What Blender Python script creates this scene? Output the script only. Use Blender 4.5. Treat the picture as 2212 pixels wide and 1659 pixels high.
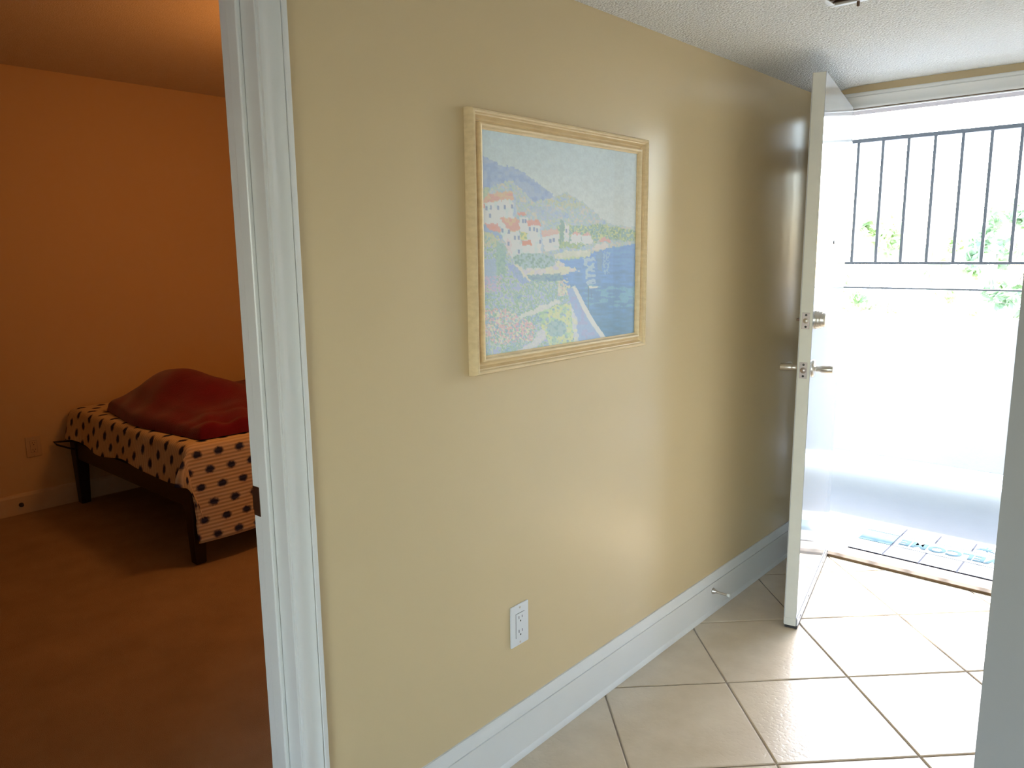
import bpy, bmesh, math, random
import numpy as np
from mathutils import Matrix, Vector

# ------------------------------------------------------------------ reset
for o in list(bpy.data.objects):
    bpy.data.objects.remove(o, do_unlink=True)
scene = bpy.context.scene
COL = scene.collection
random.seed(7)

# ------------------------------------------------------------------ camera
cam_data = bpy.data.cameras.new('camera')
cam = bpy.data.objects.new('camera', cam_data)
COL.objects.link(cam)
F = Vector((-0.6529715, 0.7381224, -0.1697159))
R = Vector((0.7501846, 0.6611388, -0.0108876))
U = Vector((-0.1041694, 0.1344276, 0.9854329))
cam.matrix_world = Matrix(((R.x, U.x, -F.x, 1.32758), (R.y, U.y, -F.y, 0.0),
                           (R.z, U.z, -F.z, 1.44255), (0, 0, 0, 1)))
cam_data.sensor_width = 36.0
cam_data.lens = 26.994
cam_data.clip_start = 0.02
cam_data.clip_end = 300
scene.camera = cam

# ------------------------------------------------------------------ world, sun, big lights, exposure
SKY_STRENGTH = 3.0
SUN_ENERGY = 19.0
WINDOW_POWER = 16.0
LAMP_POWER = 19.0
world = bpy.data.worlds.new('sky')
scene.world = world
world.use_nodes = True
wn = world.node_tree
wn.nodes.clear()
w_out = wn.nodes.new('ShaderNodeOutputWorld')
w_bg = wn.nodes.new('ShaderNodeBackground')
w_sky = wn.nodes.new('ShaderNodeTexSky')
w_sky.sky_type = 'NISHITA'
w_sky.sun_disc = False
w_sky.sun_elevation = math.radians(43)
w_sky.sun_rotation = math.radians(-11)
w_sky.air_density = 1.0
w_sky.dust_density = 1.0
wn.links.new(w_sky.outputs[0], w_bg.inputs[0])
w_bg.inputs[1].default_value = SKY_STRENGTH
wn.links.new(w_bg.outputs[0], w_out.inputs[0])

sun_data = bpy.data.lights.new('sun', 'SUN')
sun_data.energy = SUN_ENERGY
sun_data.angle = math.radians(1.0)
sun_data.color = (1.0, 0.98, 0.95)
sun = bpy.data.objects.new('sun', sun_data)
COL.objects.link(sun)
sun.rotation_euler = Vector((0.25, -1.0, -0.96)).to_track_quat('-Z', 'Y').to_euler()
sun.location = (-2, 12, 12)

# area light added as fill at an assumed window behind the viewer
win_data = bpy.data.lights.new('window_fill', 'AREA')
win_data.shape = 'RECTANGLE'
win_data.size = 2.4
win_data.size_y = 1.5
win_data.energy = WINDOW_POWER
win_data.color = (0.96, 0.98, 1.0)
win = bpy.data.objects.new('window_fill', win_data)
COL.objects.link(win)
win.location = (3.15, -4.14, 1.15)
win.rotation_euler = (math.radians(90), 0, 0)

# warm lamp of the bedroom (stands out of sight behind the hall wall)
lamp_data = bpy.data.lights.new('bedroom_lamp', 'POINT')
lamp_data.energy = LAMP_POWER
lamp_data.color = (1.0, 0.36, 0.08)
lamp_data.shadow_soft_size = 0.12
lamp = bpy.data.objects.new('bedroom_lamp', lamp_data)
COL.objects.link(lamp)
lamp.location = (-1.60, 2.15, 1.80)

vs = scene.view_settings
vs.view_transform = 'Standard'
vs.look = 'None'
vs.gamma = 1.0
vs.exposure = 0.0
vs.use_curve_mapping = False


# ------------------------------------------------------------------ material helpers
def lin(r, g, b):
    def f(c):
        c /= 255.0
        return c / 12.92 if c <= 0.04045 else ((c + 0.055) / 1.055) ** 2.4
    return (f(r), f(g), f(b), 1.0)


def mat(name, col, rough=0.5, metal=0.0, spec=0.5, vary=0.0, vscale=6.0, bump=0.0, bscale=60.0,
        coat=0.0, coat_rough=0.05, detail=3.0, bdist=0.002, sheen=0.0):
    m = bpy.data.materials.new(name)
    m.use_nodes = True
    nt = m.node_tree
    b = nt.nodes['Principled BSDF']
    b.inputs['Base Color'].default_value = (*col[:3], 1)
    b.inputs['Roughness'].default_value = rough
    b.inputs['Metallic'].default_value = metal
    b.inputs['Specular IOR Level'].default_value = spec
    b.inputs['Coat Weight'].default_value = coat
    b.inputs['Coat Roughness'].default_value = coat_rough
    b.inputs['Sheen Weight'].default_value = sheen
    tc = nt.nodes.new('ShaderNodeTexCoord')
    if vary > 0:
        n = nt.nodes.new('ShaderNodeTexNoise')
        n.inputs['Scale'].default_value = vscale
        n.inputs['Detail'].default_value = detail
        nt.links.new(tc.outputs['Object'], n.inputs['Vector'])
        mx = nt.nodes.new('ShaderNodeMix')
        mx.data_type = 'RGBA'
        mx.inputs[6].default_value = tuple(c * (1 - vary) for c in col[:3]) + (1,)
        mx.inputs[7].default_value = tuple(min(1, c * (1 + vary)) for c in col[:3]) + (1,)
        nt.links.new(n.outputs['Fac'], mx.inputs[0])
        nt.links.new(mx.outputs[2], b.inputs['Base Color'])
    if bump > 0:
        n2 = nt.nodes.new('ShaderNodeTexNoise')
        n2.inputs['Scale'].default_value = bscale
        n2.inputs['Detail'].default_value = 4
        nt.links.new(tc.outputs['Object'], n2.inputs['Vector'])
        bp = nt.nodes.new('ShaderNodeBump')
        bp.inputs['Strength'].default_value = bump
        bp.inputs['Distance'].default_value = bdist
        nt.links.new(n2.outputs['Fac'], bp.inputs['Height'])
        nt.links.new(bp.outputs[0], b.inputs['Normal'])
    return m


M = {}
M['wall'] = mat('beige_satin_paint', (0.68, 0.53, 0.31), 0.26, spec=0.5, vary=0.02, vscale=3, bump=0.12, bscale=220, bdist=0.001)
M['bedwall'] = mat('bedroom_paint', (0.68, 0.53, 0.31), 0.6, spec=0.3, vary=0.02, vscale=3, bump=0.1, bscale=200, bdist=0.001)
M['gloss'] = mat('white_gloss_trim_paint', (0.77, 0.765, 0.73), 0.28, spec=0.5, vary=0.02, vscale=8)
M['living'] = mat('white_living_paint', (0.80, 0.80, 0.77), 0.5, spec=0.3, vary=0.02, vscale=4)
M['corner'] = mat('shade_grey_wall_paint', (0.38, 0.375, 0.365), 0.5, spec=0.3, vary=0.02, vscale=4, bump=0.1, bscale=200, bdist=0.001)  # off white darkened to grey so the corner carries its shade
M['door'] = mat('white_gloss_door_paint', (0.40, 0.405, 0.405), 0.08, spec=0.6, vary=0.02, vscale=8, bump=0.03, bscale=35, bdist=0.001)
M['edge'] = mat('door_edge_paint', (0.70, 0.68, 0.60), 0.4, spec=0.4, vary=0.04, vscale=30)
M['tile'] = None
M['grout'] = mat('grey_grout', (0.40, 0.35, 0.29), 0.85, spec=0.2, vary=0.15, vscale=40, bump=0.3, bscale=300)
M['frame'] = mat('blond_wood_frame', (0.84, 0.66, 0.39), 0.38, spec=0.4)
M['plastic'] = mat('white_plastic', (0.76, 0.77, 0.78), 0.3)
M['slot'] = mat('dark_slot', (0.03, 0.03, 0.03), 0.6)
M['nickel'] = mat('satin_nickel', (0.62, 0.57, 0.50), 0.3, metal=1.0, vary=0.08, vscale=60)
M['bronze'] = mat('aged_bronze', (0.20, 0.13, 0.09), 0.45, metal=1.0, vary=0.2, vscale=50)
M['steel'] = mat('worn_steel_plate', (0.42, 0.36, 0.34), 0.4, metal=1.0, vary=0.2, vscale=80)
M['rubber'] = mat('black_rubber', (0.03, 0.03, 0.03), 0.7)
M['bedtrim'] = mat('ivory_bedroom_trim', (0.66, 0.56, 0.40), 0.5, vary=0.03, vscale=5)
M['ivory'] = mat('ivory_plastic', (0.62, 0.48, 0.30), 0.4)
M['ruberwhite'] = mat('white_rubber_tip', (0.75, 0.74, 0.68), 0.6)
M['sweep'] = mat('aluminium_sweep', (0.62, 0.64, 0.66), 0.35, metal=0.6)
M['thresh'] = mat('oak_threshold', (0.12, 0.072, 0.030), 0.6, vary=0.25, vscale=14)
M['jambwood'] = mat('weathered_brown_jamb', (0.17, 0.11, 0.07), 0.6, vary=0.4, vscale=25, bump=0.3, bscale=60)
M['concrete'] = mat('painted_concrete', (0.20, 0.212, 0.22), 0.55, vary=0.08, vscale=5, bump=0.25, bscale=70, detail=6)
M['panel'] = mat('white_parapet_stucco', (0.66, 0.68, 0.68), 0.8, vary=0.04, vscale=6, bump=0.35, bscale=50, bdist=0.004)
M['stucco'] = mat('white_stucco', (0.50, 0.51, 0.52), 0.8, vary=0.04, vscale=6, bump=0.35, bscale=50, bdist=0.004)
M['rail'] = mat('grey_painted_metal', (0.08, 0.088, 0.095), 0.45)
M['ground'] = mat('pale_paving', (0.50, 0.51, 0.51), 0.9, vary=0.15, vscale=0.6)
M['bark'] = mat('bark', (0.40, 0.34, 0.28), 0.9, vary=0.4, vscale=9, bump=0.6, bscale=20)
M['black'] = mat('black_stained_wood', (0.012, 0.009, 0.008), 0.45, vary=0.3, vscale=12)
M['ticking'] = mat('mattress_ticking', (0.62, 0.58, 0.5), 0.9, vary=0.05)
M['carpet'] = mat('tan_carpet', (0.46, 0.35, 0.22), 1.0, spec=0.1, vary=0.22, vscale=5, bump=0.8, bscale=420, detail=8, bdist=0.006)
M['blanket'] = mat('dark_red_fleece', (0.16, 0.006, 0.020), 0.95, spec=0.1, vary=0.25, vscale=14, bump=0.5, bscale=160, sheen=0.3, bdist=0.004)
M['bedceil'] = mat('bedroom_ceiling_texture', (0.66, 0.62, 0.54), 0.95, spec=0.1, vary=0.08, vscale=60, bump=0.5, bscale=150, bdist=0.004)
M['matwhite'] = mat('mat_pale_print', (0.33, 0.355, 0.365), 0.9, vary=0.08, vscale=40)
M['matblue'] = mat('mat_blue_print', (0.08, 0.155, 0.18), 0.9, vary=0.2, vscale=40)
M['matdark'] = mat('mat_dark_line', (0.025, 0.03, 0.055), 0.9)
M['matink'] = mat('mat_letter_print', (0.03, 0.085, 0.11), 0.9)
M['brownvent'] = mat('brown_vent_interior', (0.22, 0.15, 0.10), 0.7, vary=0.2, vscale=20)
M['glassdark'] = mat('peephole_lens', (0.01, 0.01, 0.01), 0.1)


def tile_material():
    m = bpy.data.materials.new('beige_ceramic_tile')
    m.use_nodes = True
    nt = m.node_tree
    b = nt.nodes['Principled BSDF']
    tc = nt.nodes.new('ShaderNodeTexCoord')
    geo = nt.nodes.new('ShaderNodeNewGeometry')
    n = nt.nodes.new('ShaderNodeTexNoise')
    n.inputs['Scale'].default_value = 7
    n.inputs['Detail'].default_value = 6
    n.inputs['Roughness'].default_value = 0.6
    nt.links.new(geo.outputs['Position'], n.inputs['Vector'])
    cr = nt.nodes.new('ShaderNodeValToRGB')
    cr.color_ramp.elements[0].position = 0.3
    cr.color_ramp.elements[0].color = (0.59, 0.475, 0.325, 1)
    cr.color_ramp.elements[1].position = 0.75
    cr.color_ramp.elements[1].color = (0.71, 0.59, 0.43, 1)
    nt.links.new(n.outputs['Fac'], cr.inputs[0])
    nt.links.new(cr.outputs[0], b.inputs['Base Color'])
    b.inputs['Roughness'].default_value = 0.30
    b.inputs['Specular IOR Level'].default_value = 0.9
    n2 = nt.nodes.new('ShaderNodeTexNoise')
    n2.inputs['Scale'].default_value = 75
    n2.inputs['Detail'].default_value = 3
    nt.links.new(geo.outputs['Position'], n2.inputs['Vector'])
    r2 = nt.nodes.new('ShaderNodeValToRGB')
    r2.color_ramp.elements[0].position = 0.30
    r2.color_ramp.elements[1].position = 0.50
    nt.links.new(n2.outputs['Fac'], r2.inputs[0])
    bp = nt.nodes.new('ShaderNodeBump')
    bp.inputs['Strength'].default_value = 0.22
    bp.inputs['Distance'].default_value = 0.0015
    nt.links.new(r2.outputs[0], bp.inputs['Height'])
    nt.links.new(bp.outputs[0], b.inputs['Normal'])
    return m


M['tile'] = tile_material()


def popcorn_material():
    m = mat('popcorn_ceiling', (0.90, 0.90, 0.86), 0.95, spec=0.1)
    nt = m.node_tree
    b = nt.nodes['Principled BSDF']
    geo = nt.nodes.new('ShaderNodeNewGeometry')
    v = nt.nodes.new('ShaderNodeTexVoronoi')
    v.inputs['Scale'].default_value = 150
    nt.links.new(geo.outputs['Position'], v.inputs['Vector'])
    n = nt.nodes.new('ShaderNodeTexNoise')
    n.inputs['Scale'].default_value = 120
    n.inputs['Detail'].default_value = 3
    nt.links.new(geo.outputs['Position'], n.inputs['Vector'])
    mth = nt.nodes.new('ShaderNodeMath')
    mth.operation = 'SUBTRACT'
    nt.links.new(n.outputs['Fac'], mth.inputs[0])
    nt.links.new(v.outputs['Distance'], mth.inputs[1])
    bp = nt.nodes.new('ShaderNodeBump')
    bp.inputs['Strength'].default_value = 0.8
    bp.inputs['Distance'].default_value = 0.008
    nt.links.new(mth.outputs[0], bp.inputs['Height'])
    nt.links.new(bp.outputs[0], b.inputs['Normal'])
    return m


M['popcorn'] = popcorn_material()


def wood_grain(m, axis_scale):
    nt = m.node_tree
    b = nt.nodes['Principled BSDF']
    base = b.inputs['Base Color'].default_value[:]
    tc = nt.nodes.new('ShaderNodeTexCoord')
    mp = nt.nodes.new('ShaderNodeMapping')
    mp.inputs['Scale'].default_value = axis_scale
    nt.links.new(tc.outputs['Object'], mp.inputs[0])
    n = nt.nodes.new('ShaderNodeTexNoise')
    n.inputs['Scale'].default_value = 8
    n.inputs['Detail'].default_value = 5
    nt.links.new(mp.outputs[0], n.inputs['Vector'])
    cr = nt.nodes.new('ShaderNodeValToRGB')
    cr.color_ramp.elements[0].position = 0.3
    cr.color_ramp.elements[0].color = (base[0] * 0.92, base[1] * 0.90, base[2] * 0.86, 1)
    cr.color_ramp.elements[1].position = 0.7
    cr.color_ramp.elements[1].color = (min(1, base[0] * 1.05), min(1, base[1] * 1.05), min(1, base[2] * 1.06), 1)
    nt.links.new(n.outputs['Fac'], cr.inputs[0])
    nt.links.new(cr.outputs[0], b.inputs['Base Color'])


wood_grain(M['frame'], (6, 3, 12))


def glass_material():
    m = bpy.data.materials.new('clear_picture_glass')
    m.use_nodes = True
    nt = m.node_tree
    nt.nodes.clear()
    out = nt.nodes.new('ShaderNodeOutputMaterial')
    tr = nt.nodes.new('ShaderNodeBsdfTransparent')
    gl = nt.nodes.new('ShaderNodeBsdfGlossy')
    gl.inputs['Roughness'].default_value = 0.03
    fr = nt.nodes.new('ShaderNodeFresnel')
    fr.inputs['IOR'].default_value = 1.5
    mx = nt.nodes.new('ShaderNodeMixShader')
    # a thin pane reflects the same few percent from its inner side
    geo = nt.nodes.new('ShaderNodeNewGeometry')
    sel = nt.nodes.new('ShaderNodeMix')
    sel.data_type = 'FLOAT'
    sel.inputs[3].default_value = 0.05
    nt.links.new(geo.outputs['Backfacing'], sel.inputs[0])
    nt.links.new(fr.outputs[0], sel.inputs[2])
    nt.links.new(sel.outputs[0], mx.inputs[0])
    nt.links.new(tr.outputs[0], mx.inputs[1])
    nt.links.new(gl.outputs[0], mx.inputs[2])
    nt.links.new(mx.outputs[0], out.inputs[0])
    return m


M['glass'] = glass_material()


def leaf_material(name, c):
    m = bpy.data.materials.new(name)
    m.use_nodes = True
    nt = m.node_tree
    b = nt.nodes['Principled BSDF']
    b.inputs['Roughness'].default_value = 0.5
    geo = nt.nodes.new('ShaderNodeNewGeometry')
    n = nt.nodes.new('ShaderNodeTexNoise')
    n.inputs['Scale'].default_value = 2.2
    nt.links.new(geo.outputs['Position'], n.inputs['Vector'])
    cr = nt.nodes.new('ShaderNodeValToRGB')
    cr.color_ramp.elements[0].position = 0.3
    cr.color_ramp.elements[0].color = (c[0] * 0.7, c[1] * 0.75, c[2] * 0.7, 1)
    cr.color_ramp.elements[1].position = 0.7
    cr.color_ramp.elements[1].color = (c[0] * 1.3, c[1] * 1.2, c[2] * 1.2, 1)
    nt.links.new(n.outputs['Fac'], cr.inputs[0])
    nt.links.new(cr.outputs[0], b.inputs['Base Color'])
    tl = nt.nodes.new('ShaderNodeBsdfTranslucent')
    nt.links.new(cr.outputs[0], tl.inputs[0])
    mx = nt.nodes.new('ShaderNodeMixShader')
    mx.inputs[0].default_value = 0.4
    nt.links.new(b.outputs[0], mx.inputs[1])
    nt.links.new(tl.outputs[0], mx.inputs[2])
    nt.links.new(mx.outputs[0], nt.nodes['Material Output'].inputs[0])
    return m


M['leaf'] = leaf_material('sunlit_leaves', (0.52, 0.62, 0.34))
M['leaf2'] = leaf_material('dark_leaves', (0.36, 0.46, 0.27))


def spread_material():
    m = bpy.data.materials.new('cream_bedspread_with_blue_dots')
    m.use_nodes = True
    nt = m.node_tree
    b = nt.nodes['Principled BSDF']
    b.inputs['Roughness'].default_value = 0.9
    b.inputs['Specular IOR Level'].default_value = 0.1
    uv = nt.nodes.new('ShaderNodeUVMap')
    uv.uv_map = 'UVMap'
    nz = nt.nodes.new('ShaderNodeTexNoise')
    nz.inputs['Scale'].default_value = 70
    nz.inputs['Detail'].default_value = 2
    nt.links.new(uv.outputs[0], nz.inputs['Vector'])
    vm = nt.nodes.new('ShaderNodeVectorMath')
    vm.operation = 'MULTIPLY_ADD'
    vm.inputs[1].default_value = (0.016, 0.016, 0)
    nt.links.new(nz.outputs['Color'], vm.inputs[0])
    nt.links.new(uv.outputs[0], vm.inputs[2])
    sp = nt.nodes.new('ShaderNodeSeparateXYZ')
    nt.links.new(vm.outputs[0], sp.inputs[0])

    def math_(op, a, bb=None, c=None):
        nd = nt.nodes.new('ShaderNodeMath')
        nd.operation = op
        for i, v in enumerate((a, bb, c)):
            if v is None:
                continue
            if isinstance(v, (int, float)):
                nd.inputs[i].default_value = v
            else:
                nt.links.new(v, nd.inputs[i])
        return nd.outputs[0]

    def dots(off):
        es = []
        for out, pitch, rad in ((sp.outputs[0], 0.156, 0.017), (sp.outputs[1], 0.106, 0.023)):
            a = math_('ADD', math_('DIVIDE', out, pitch), off)
            fr = math_('SUBTRACT', math_('FRACT', a), 0.5)
            e = math_('MULTIPLY', fr, pitch / rad)
            es.append(math_('MULTIPLY', e, e))
        return math_('ADD', es[0], es[1])
    e = math_('MINIMUM', dots(0.0), dots(0.5))
    mr = nt.nodes.new('ShaderNodeMapRange')
    mr.inputs['From Min'].default_value = 0.5
    mr.inputs['From Max'].default_value = 1.7
    mr.inputs['To Min'].default_value = 1.0
    mr.inputs['To Max'].default_value = 0.0
    nt.links.new(e, mr.inputs['Value'])
    sp2 = nt.nodes.new('ShaderNodeSeparateXYZ')
    nt.links.new(uv.outputs[0], sp2.inputs[0])
    st = math_('SINE', math_('MULTIPLY', sp2.outputs[0], 2 * math.pi / 0.0175))
    st01 = math_('MULTIPLY_ADD', st, 0.5, 0.5)
    mx = nt.nodes.new('ShaderNodeMix')
    mx.data_type = 'RGBA'
    mx.inputs[6].default_value = (0.60, 0.50, 0.34, 1)
    mx.inputs[7].default_value = (0.78, 0.68, 0.50, 1)
    nt.links.new(st01, mx.inputs[0])
    mx2 = nt.nodes.new('ShaderNodeMix')
    mx2.data_type = 'RGBA'
    mx2.inputs[7].default_value = (0.035, 0.045, 0.11, 1)
    nt.links.new(mr.outputs[0], mx2.inputs[0])
    nt.links.new(mx.outputs[2], mx2.inputs[6])
    nt.links.new(mx2.outputs[2], b.inputs['Base Color'])
    bp = nt.nodes.new('ShaderNodeBump')
    bp.inputs['Strength'].default_value = 0.5
    bp.inputs['Distance'].default_value = 0.003
    nt.links.new(st01, bp.inputs['Height'])
    nt.links.new(bp.outputs[0], b.inputs['Normal'])
    return m


M['spread'] = spread_material()


def paint_print_material():
    m = bpy.data.materials.new('painted_seaside_print')
    m.use_nodes = True
    nt = m.node_tree
    b = nt.nodes['Principled BSDF']
    at = nt.nodes.new('ShaderNodeAttribute')
    at.attribute_name = 'paint'
    nt.links.new(at.outputs['Color'], b.inputs['Base Color'])
    b.inputs['Roughness'].default_value = 0.8
    b.inputs['Specular IOR Level'].default_value = 0.2
    return m


M['paint'] = paint_print_material()


# ------------------------------------------------------------------ mesh helpers
def box(bm, x0, x1, y0, y1, z0, z1, mtx=None):
    vs_ = [bm.verts.new((x, y, z)) for z in (z0, z1) for y in (y0, y1) for x in (x0, x1)]
    for f in ((0, 2, 3, 1), (4, 5, 7, 6), (0, 1, 5, 4), (2, 6, 7, 3), (0, 4, 6, 2), (1, 3, 7, 5)):
        bm.faces.new([vs_[i] for i in f])
    if mtx is not None:
        bmesh.ops.transform(bm, matrix=mtx, verts=vs_)
    return vs_


def lathe(bm, prof, seg=24, mtx=None):
    """prof: list of (radius, height); axis = local Z."""
    rings = []
    new = []
    for r_, h in prof:
        ring = []
        if r_ < 1e-6:
            v = bm.verts.new((0, 0, h))
            ring = [v]
            new.append(v)
        else:
            for i in range(seg):
                a = 2 * math.pi * i / seg
                v = bm.verts.new((r_ * math.cos(a), r_ * math.sin(a), h))
                ring.append(v)
                new.append(v)
        rings.append(ring)
    for a, b in zip(rings[:-1], rings[1:]):
        for i in range(seg):
            j = (i + 1) % seg
            if len(a) == 1 and len(b) == 1:
                continue
            if len(a) == 1:
                bm.faces.new((a[0], b[j], b[i]) if False else (a[0], b[i], b[j]))
            elif len(b) == 1:
                bm.faces.new((a[i], a[j], b[0]))
            else:
                bm.faces.new((a[i], a[j], b[j], b[i]))
    for ring, flip in ((rings[0], True), (rings[-1], False)):
        if len(ring) > 1:
            bm.faces.new(list(reversed(ring)) if flip else ring)
    if mtx is not None:
        bmesh.ops.transform(bm, matrix=mtx, verts=new)
    return new


def tube(bm, pts, r_, seg=8):
    pts = [Vector(p) for p in pts]
    rings = []
    for i, p in enumerate(pts):
        t = (pts[min(i + 1, len(pts) - 1)] - pts[max(i - 1, 0)]).normalized()
        up = Vector((0, 0, 1)) if abs(t.z) < 0.9 else Vector((1, 0, 0))
        a = t.cross(up).normalized()
        b = a.cross(t)
        rr = r_[i] if isinstance(r_, (list, tuple)) else r_
        rings.append([bm.verts.new(p + a * rr * math.cos(2 * math.pi * k / seg) + b * rr * math.sin(2 * math.pi * k / seg)) for k in range(seg)])
    for A, B in zip(rings[:-1], rings[1:]):
        for k in range(seg):
            bm.faces.new((A[k], A[(k + 1) % seg], B[(k + 1) % seg], B[k]))
    bm.faces.new(list(reversed(rings[0])))
    bm.faces.new(rings[-1])


def prism(bm, prof, fn0, fn1):
    """extrude a closed 2-D profile between two placing functions."""
    a = [bm.verts.new(fn0(*p)) for p in prof]
    b = [bm.verts.new(fn1(*p)) for p in prof]
    n = len(prof)
    for i in range(n):
        j = (i + 1) % n
        bm.faces.new((a[i], a[j], b[j], b[i]))
    bm.faces.new(list(reversed(a)))
    bm.faces.new(b)


def finish(name, bm, material, parent=None, smooth=False, bevel=0.0, bseg=2, origin=None):
    bmesh.ops.recalc_face_normals(bm, faces=bm.faces[:])
    off = None
    if parent is not None and origin is None:
        off = Vector(parent.get('_o', (0, 0, 0)))
    elif origin is not None:
        off = Vector(origin)
    if off is not None and off.length > 0:
        bmesh.ops.translate(bm, vec=-off, verts=bm.verts[:])
    me = bpy.data.meshes.new(name)
    bm.to_mesh(me)
    bm.free()
    me.materials.append(material)
    o = bpy.data.objects.new(name, me)
    COL.objects.link(o)
    if parent is not None:
        o.parent = parent
        o['_o'] = tuple(off) if off is not None else (0, 0, 0)
    elif origin is not None:
        o.location = origin
        o['_o'] = tuple(origin)
    if smooth:
        for p in me.polygons:
            p.use_smooth = True
    if bevel > 0:
        md = o.modifiers.new('bevel', 'BEVEL')
        md.width = bevel
        md.segments = bseg
        md.limit_method = 'ANGLE'
        md.angle_limit = math.radians(40)
    return o


def smooth_by_angle(o, deg=35):
    me = o.data
    for p in me.polygons:
        p.use_smooth = True
    bm = bmesh.new()
    bm.from_mesh(me)
    lim = math.radians(deg)
    for e in bm.edges:
        if len(e.link_faces) == 2 and e.calc_face_angle() > lim:
            e.smooth = False
    bm.to_mesh(me)
    bm.free()


def empty(name, loc):
    o = bpy.data.objects.new(name, None)
    o.empty_display_size = 0.1
    COL.objects.link(o)
    o.location = loc
    o['_o'] = tuple(loc)
    return o


def tag(o, label=None, cat=None, group=None, kind=None):
    if label:
        o['label'] = label
    if cat:
        o['category'] = cat
    if group:
        o['group'] = group
    if kind:
        o['kind'] = kind
    return o


def copy_part(src, parent, loc=None):
    c = src.copy()
    COL.objects.link(c)
    c.parent = parent
    if loc is not None:
        c.location = loc
    return c


# ------------------------------------------------------------------ key dimensions (metres)
H = 2.107            # hall ceiling
HB = 2.4586          # bedroom ceiling
YE = 3.593           # inner face of the entry wall
XR = 1.117           # hall right face
YR = 1.50            # corner that closes the hall on the right
XB = -3.563          # far bedroom wall
JY = 0.807           # bedroom door jamb face
WT = 0.12            # partition thickness
XW = 4.6             # side wall of the living area
YB = -4.2            # back wall
OPX0, OPX1, OPZ = 0.087, 0.985, 2.031     # entry door opening

# ------------------------------------------------------------------ structure: floor with tiles
TP = 0.4215
TU0, TV0 = 1.376, 0.978
bm = bmesh.new()
box(bm, 0.0, XW, YB, YE + 0.0, -0.12, -0.004)
floor = finish('floor', bm, M['grout'])
tag(floor, 'beige ceramic tile floor laid diagonally with grey grout in the hall', 'floor', kind='structure')


def clip_poly(poly, x0, x1, y0, y1):
    def cl(pl, inside, inter):
        out = []
        for i, p in enumerate(pl):
            q = pl[(i + 1) % len(pl)]
            if inside(p):
                out.append(p)
                if not inside(q):
                    out.append(inter(p, q))
            elif inside(q):
                out.append(inter(p, q))
        return out

    def ix(v):
        return lambda p, q: (v, p[1] + (q[1] - p[1]) * (v - p[0]) / (q[0] - p[0]))

    def iy(v):
        return lambda p, q: (p[0] + (q[0] - p[0]) * (v - p[1]) / (q[1] - p[1]), v)
    for ins, it in ((lambda p: p[0] >= x0, ix(x0)), (lambda p: p[0] <= x1, ix(x1)),
                    (lambda p: p[1] >= y0, iy(y0)), (lambda p: p[1] <= y1, iy(y1))):
        if not poly:
            return []
        poly = cl(poly, ins, it)
    return poly


def tile_mesh(poly, cx, cy):
    n = len(poly)
    # inset towards the centroid for a soft arris
    mx_ = sum(p[0] for p in poly) / n
    my_ = sum(p[1] for p in poly) / n
    bm = bmesh.new()
    lo = [bm.verts.new((p[0] - cx, p[1] - cy, -0.006)) for p in poly]
    mid = [bm.verts.new((p[0] - cx, p[1] - cy, -0.0022)) for p in poly]
    top = []
    for p in poly:
        d = math.hypot(p[0] - mx_, p[1] - my_)
        k = max(0.0, 1 - 0.0045 / max(d, 0.01))
        top.append(bm.verts.new((mx_ + (p[0] - mx_) * k - cx, my_ + (p[1] - my_) * k - cy, 0.0)))
    for i in range(n):
        j = (i + 1) % n
        bm.faces.new((lo[i], lo[j], mid[j], mid[i]))
        bm.faces.new((mid[i], mid[j], top[j], top[i]))
    bm.faces.new(top)
    bmesh.ops.recalc_face_normals(bm, faces=bm.faces[:])
    me = bpy.data.meshes.new('tile')
    bm.to_mesh(me)
    bm.free()
    me.materials.append(M['tile'])
    return me


whole_tile = None
s2 = math.sqrt(0.5)
g = 0.0027
for iu in range(-14, 14):
    for iv in range(-16, 10):
        ua, ub = TU0 + iu * TP + g, TU0 + (iu + 1) * TP - g
        va, vb = TV0 + iv * TP + g, TV0 + (iv + 1) * TP - g
        quad = [((u - v) * s2, (u + v) * s2) for u, v in ((ua, va), (ub, va), (ub, vb), (ua, vb))]
        cx_ = sum(q[0] for q in quad) / 4
        cy_ = sum(q[1] for q in quad) / 4
        if cx_ > XR + 0.4 and cy_ > YR + 0.4:
            continue
        pl = clip_poly(quad, 0.004, XW - 0.01, YB + 0.01, YE - 0.004)
        if len(pl) < 3:
            continue
        area = abs(sum(pl[i][0] * pl[(i + 1) % len(pl)][1] - pl[(i + 1) % len(pl)][0] * pl[i][1] for i in range(len(pl)))) / 2
        if area < 0.0008:
            continue
        if len(pl) == 4 and area > 0.99 * (TP - 2 * g) ** 2:
            if whole_tile is None:
                whole_tile = tile_mesh(quad, cx_, cy_)
            me = whole_tile
        else:
            me = tile_mesh(pl, cx_, cy_)
        t = bpy.data.objects.new('tile', me)
        COL.objects.link(t)
        t.parent = floor
        t.location = (cx_, cy_, 0)

# bedroom carpet
bm = bmesh.new()
box(bm, XB - 0.1, -0.0, -1.4, YE + .15, -0.12, -0.002)
carpet = finish('floor_carpet', bm, M['carpet'])
tag(carpet, 'tan pile carpet on the floor of the dim bedroom', 'carpet', kind='structure')

# ------------------------------------------------------------------ walls
bm = bmesh.new()
y_head0, y_head1 = JY - 0.79, JY
JT = 0.018
box(bm, -WT, 0, y_head1 + JT, YE + 0.15, -0.1, HB + 0.1)
box(bm, -WT, 0, YB, y_head0 - JT, -0.1, HB + 0.1)
box(bm, -WT, 0, y_head0 - JT, y_head1 + JT, 2.05, HB + 0.1)
wl = finish('wall_left', bm, M['wall'])
tag(wl, 'beige satin painted hall wall beside the bedroom doorway', 'wall', kind='structure')

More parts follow.
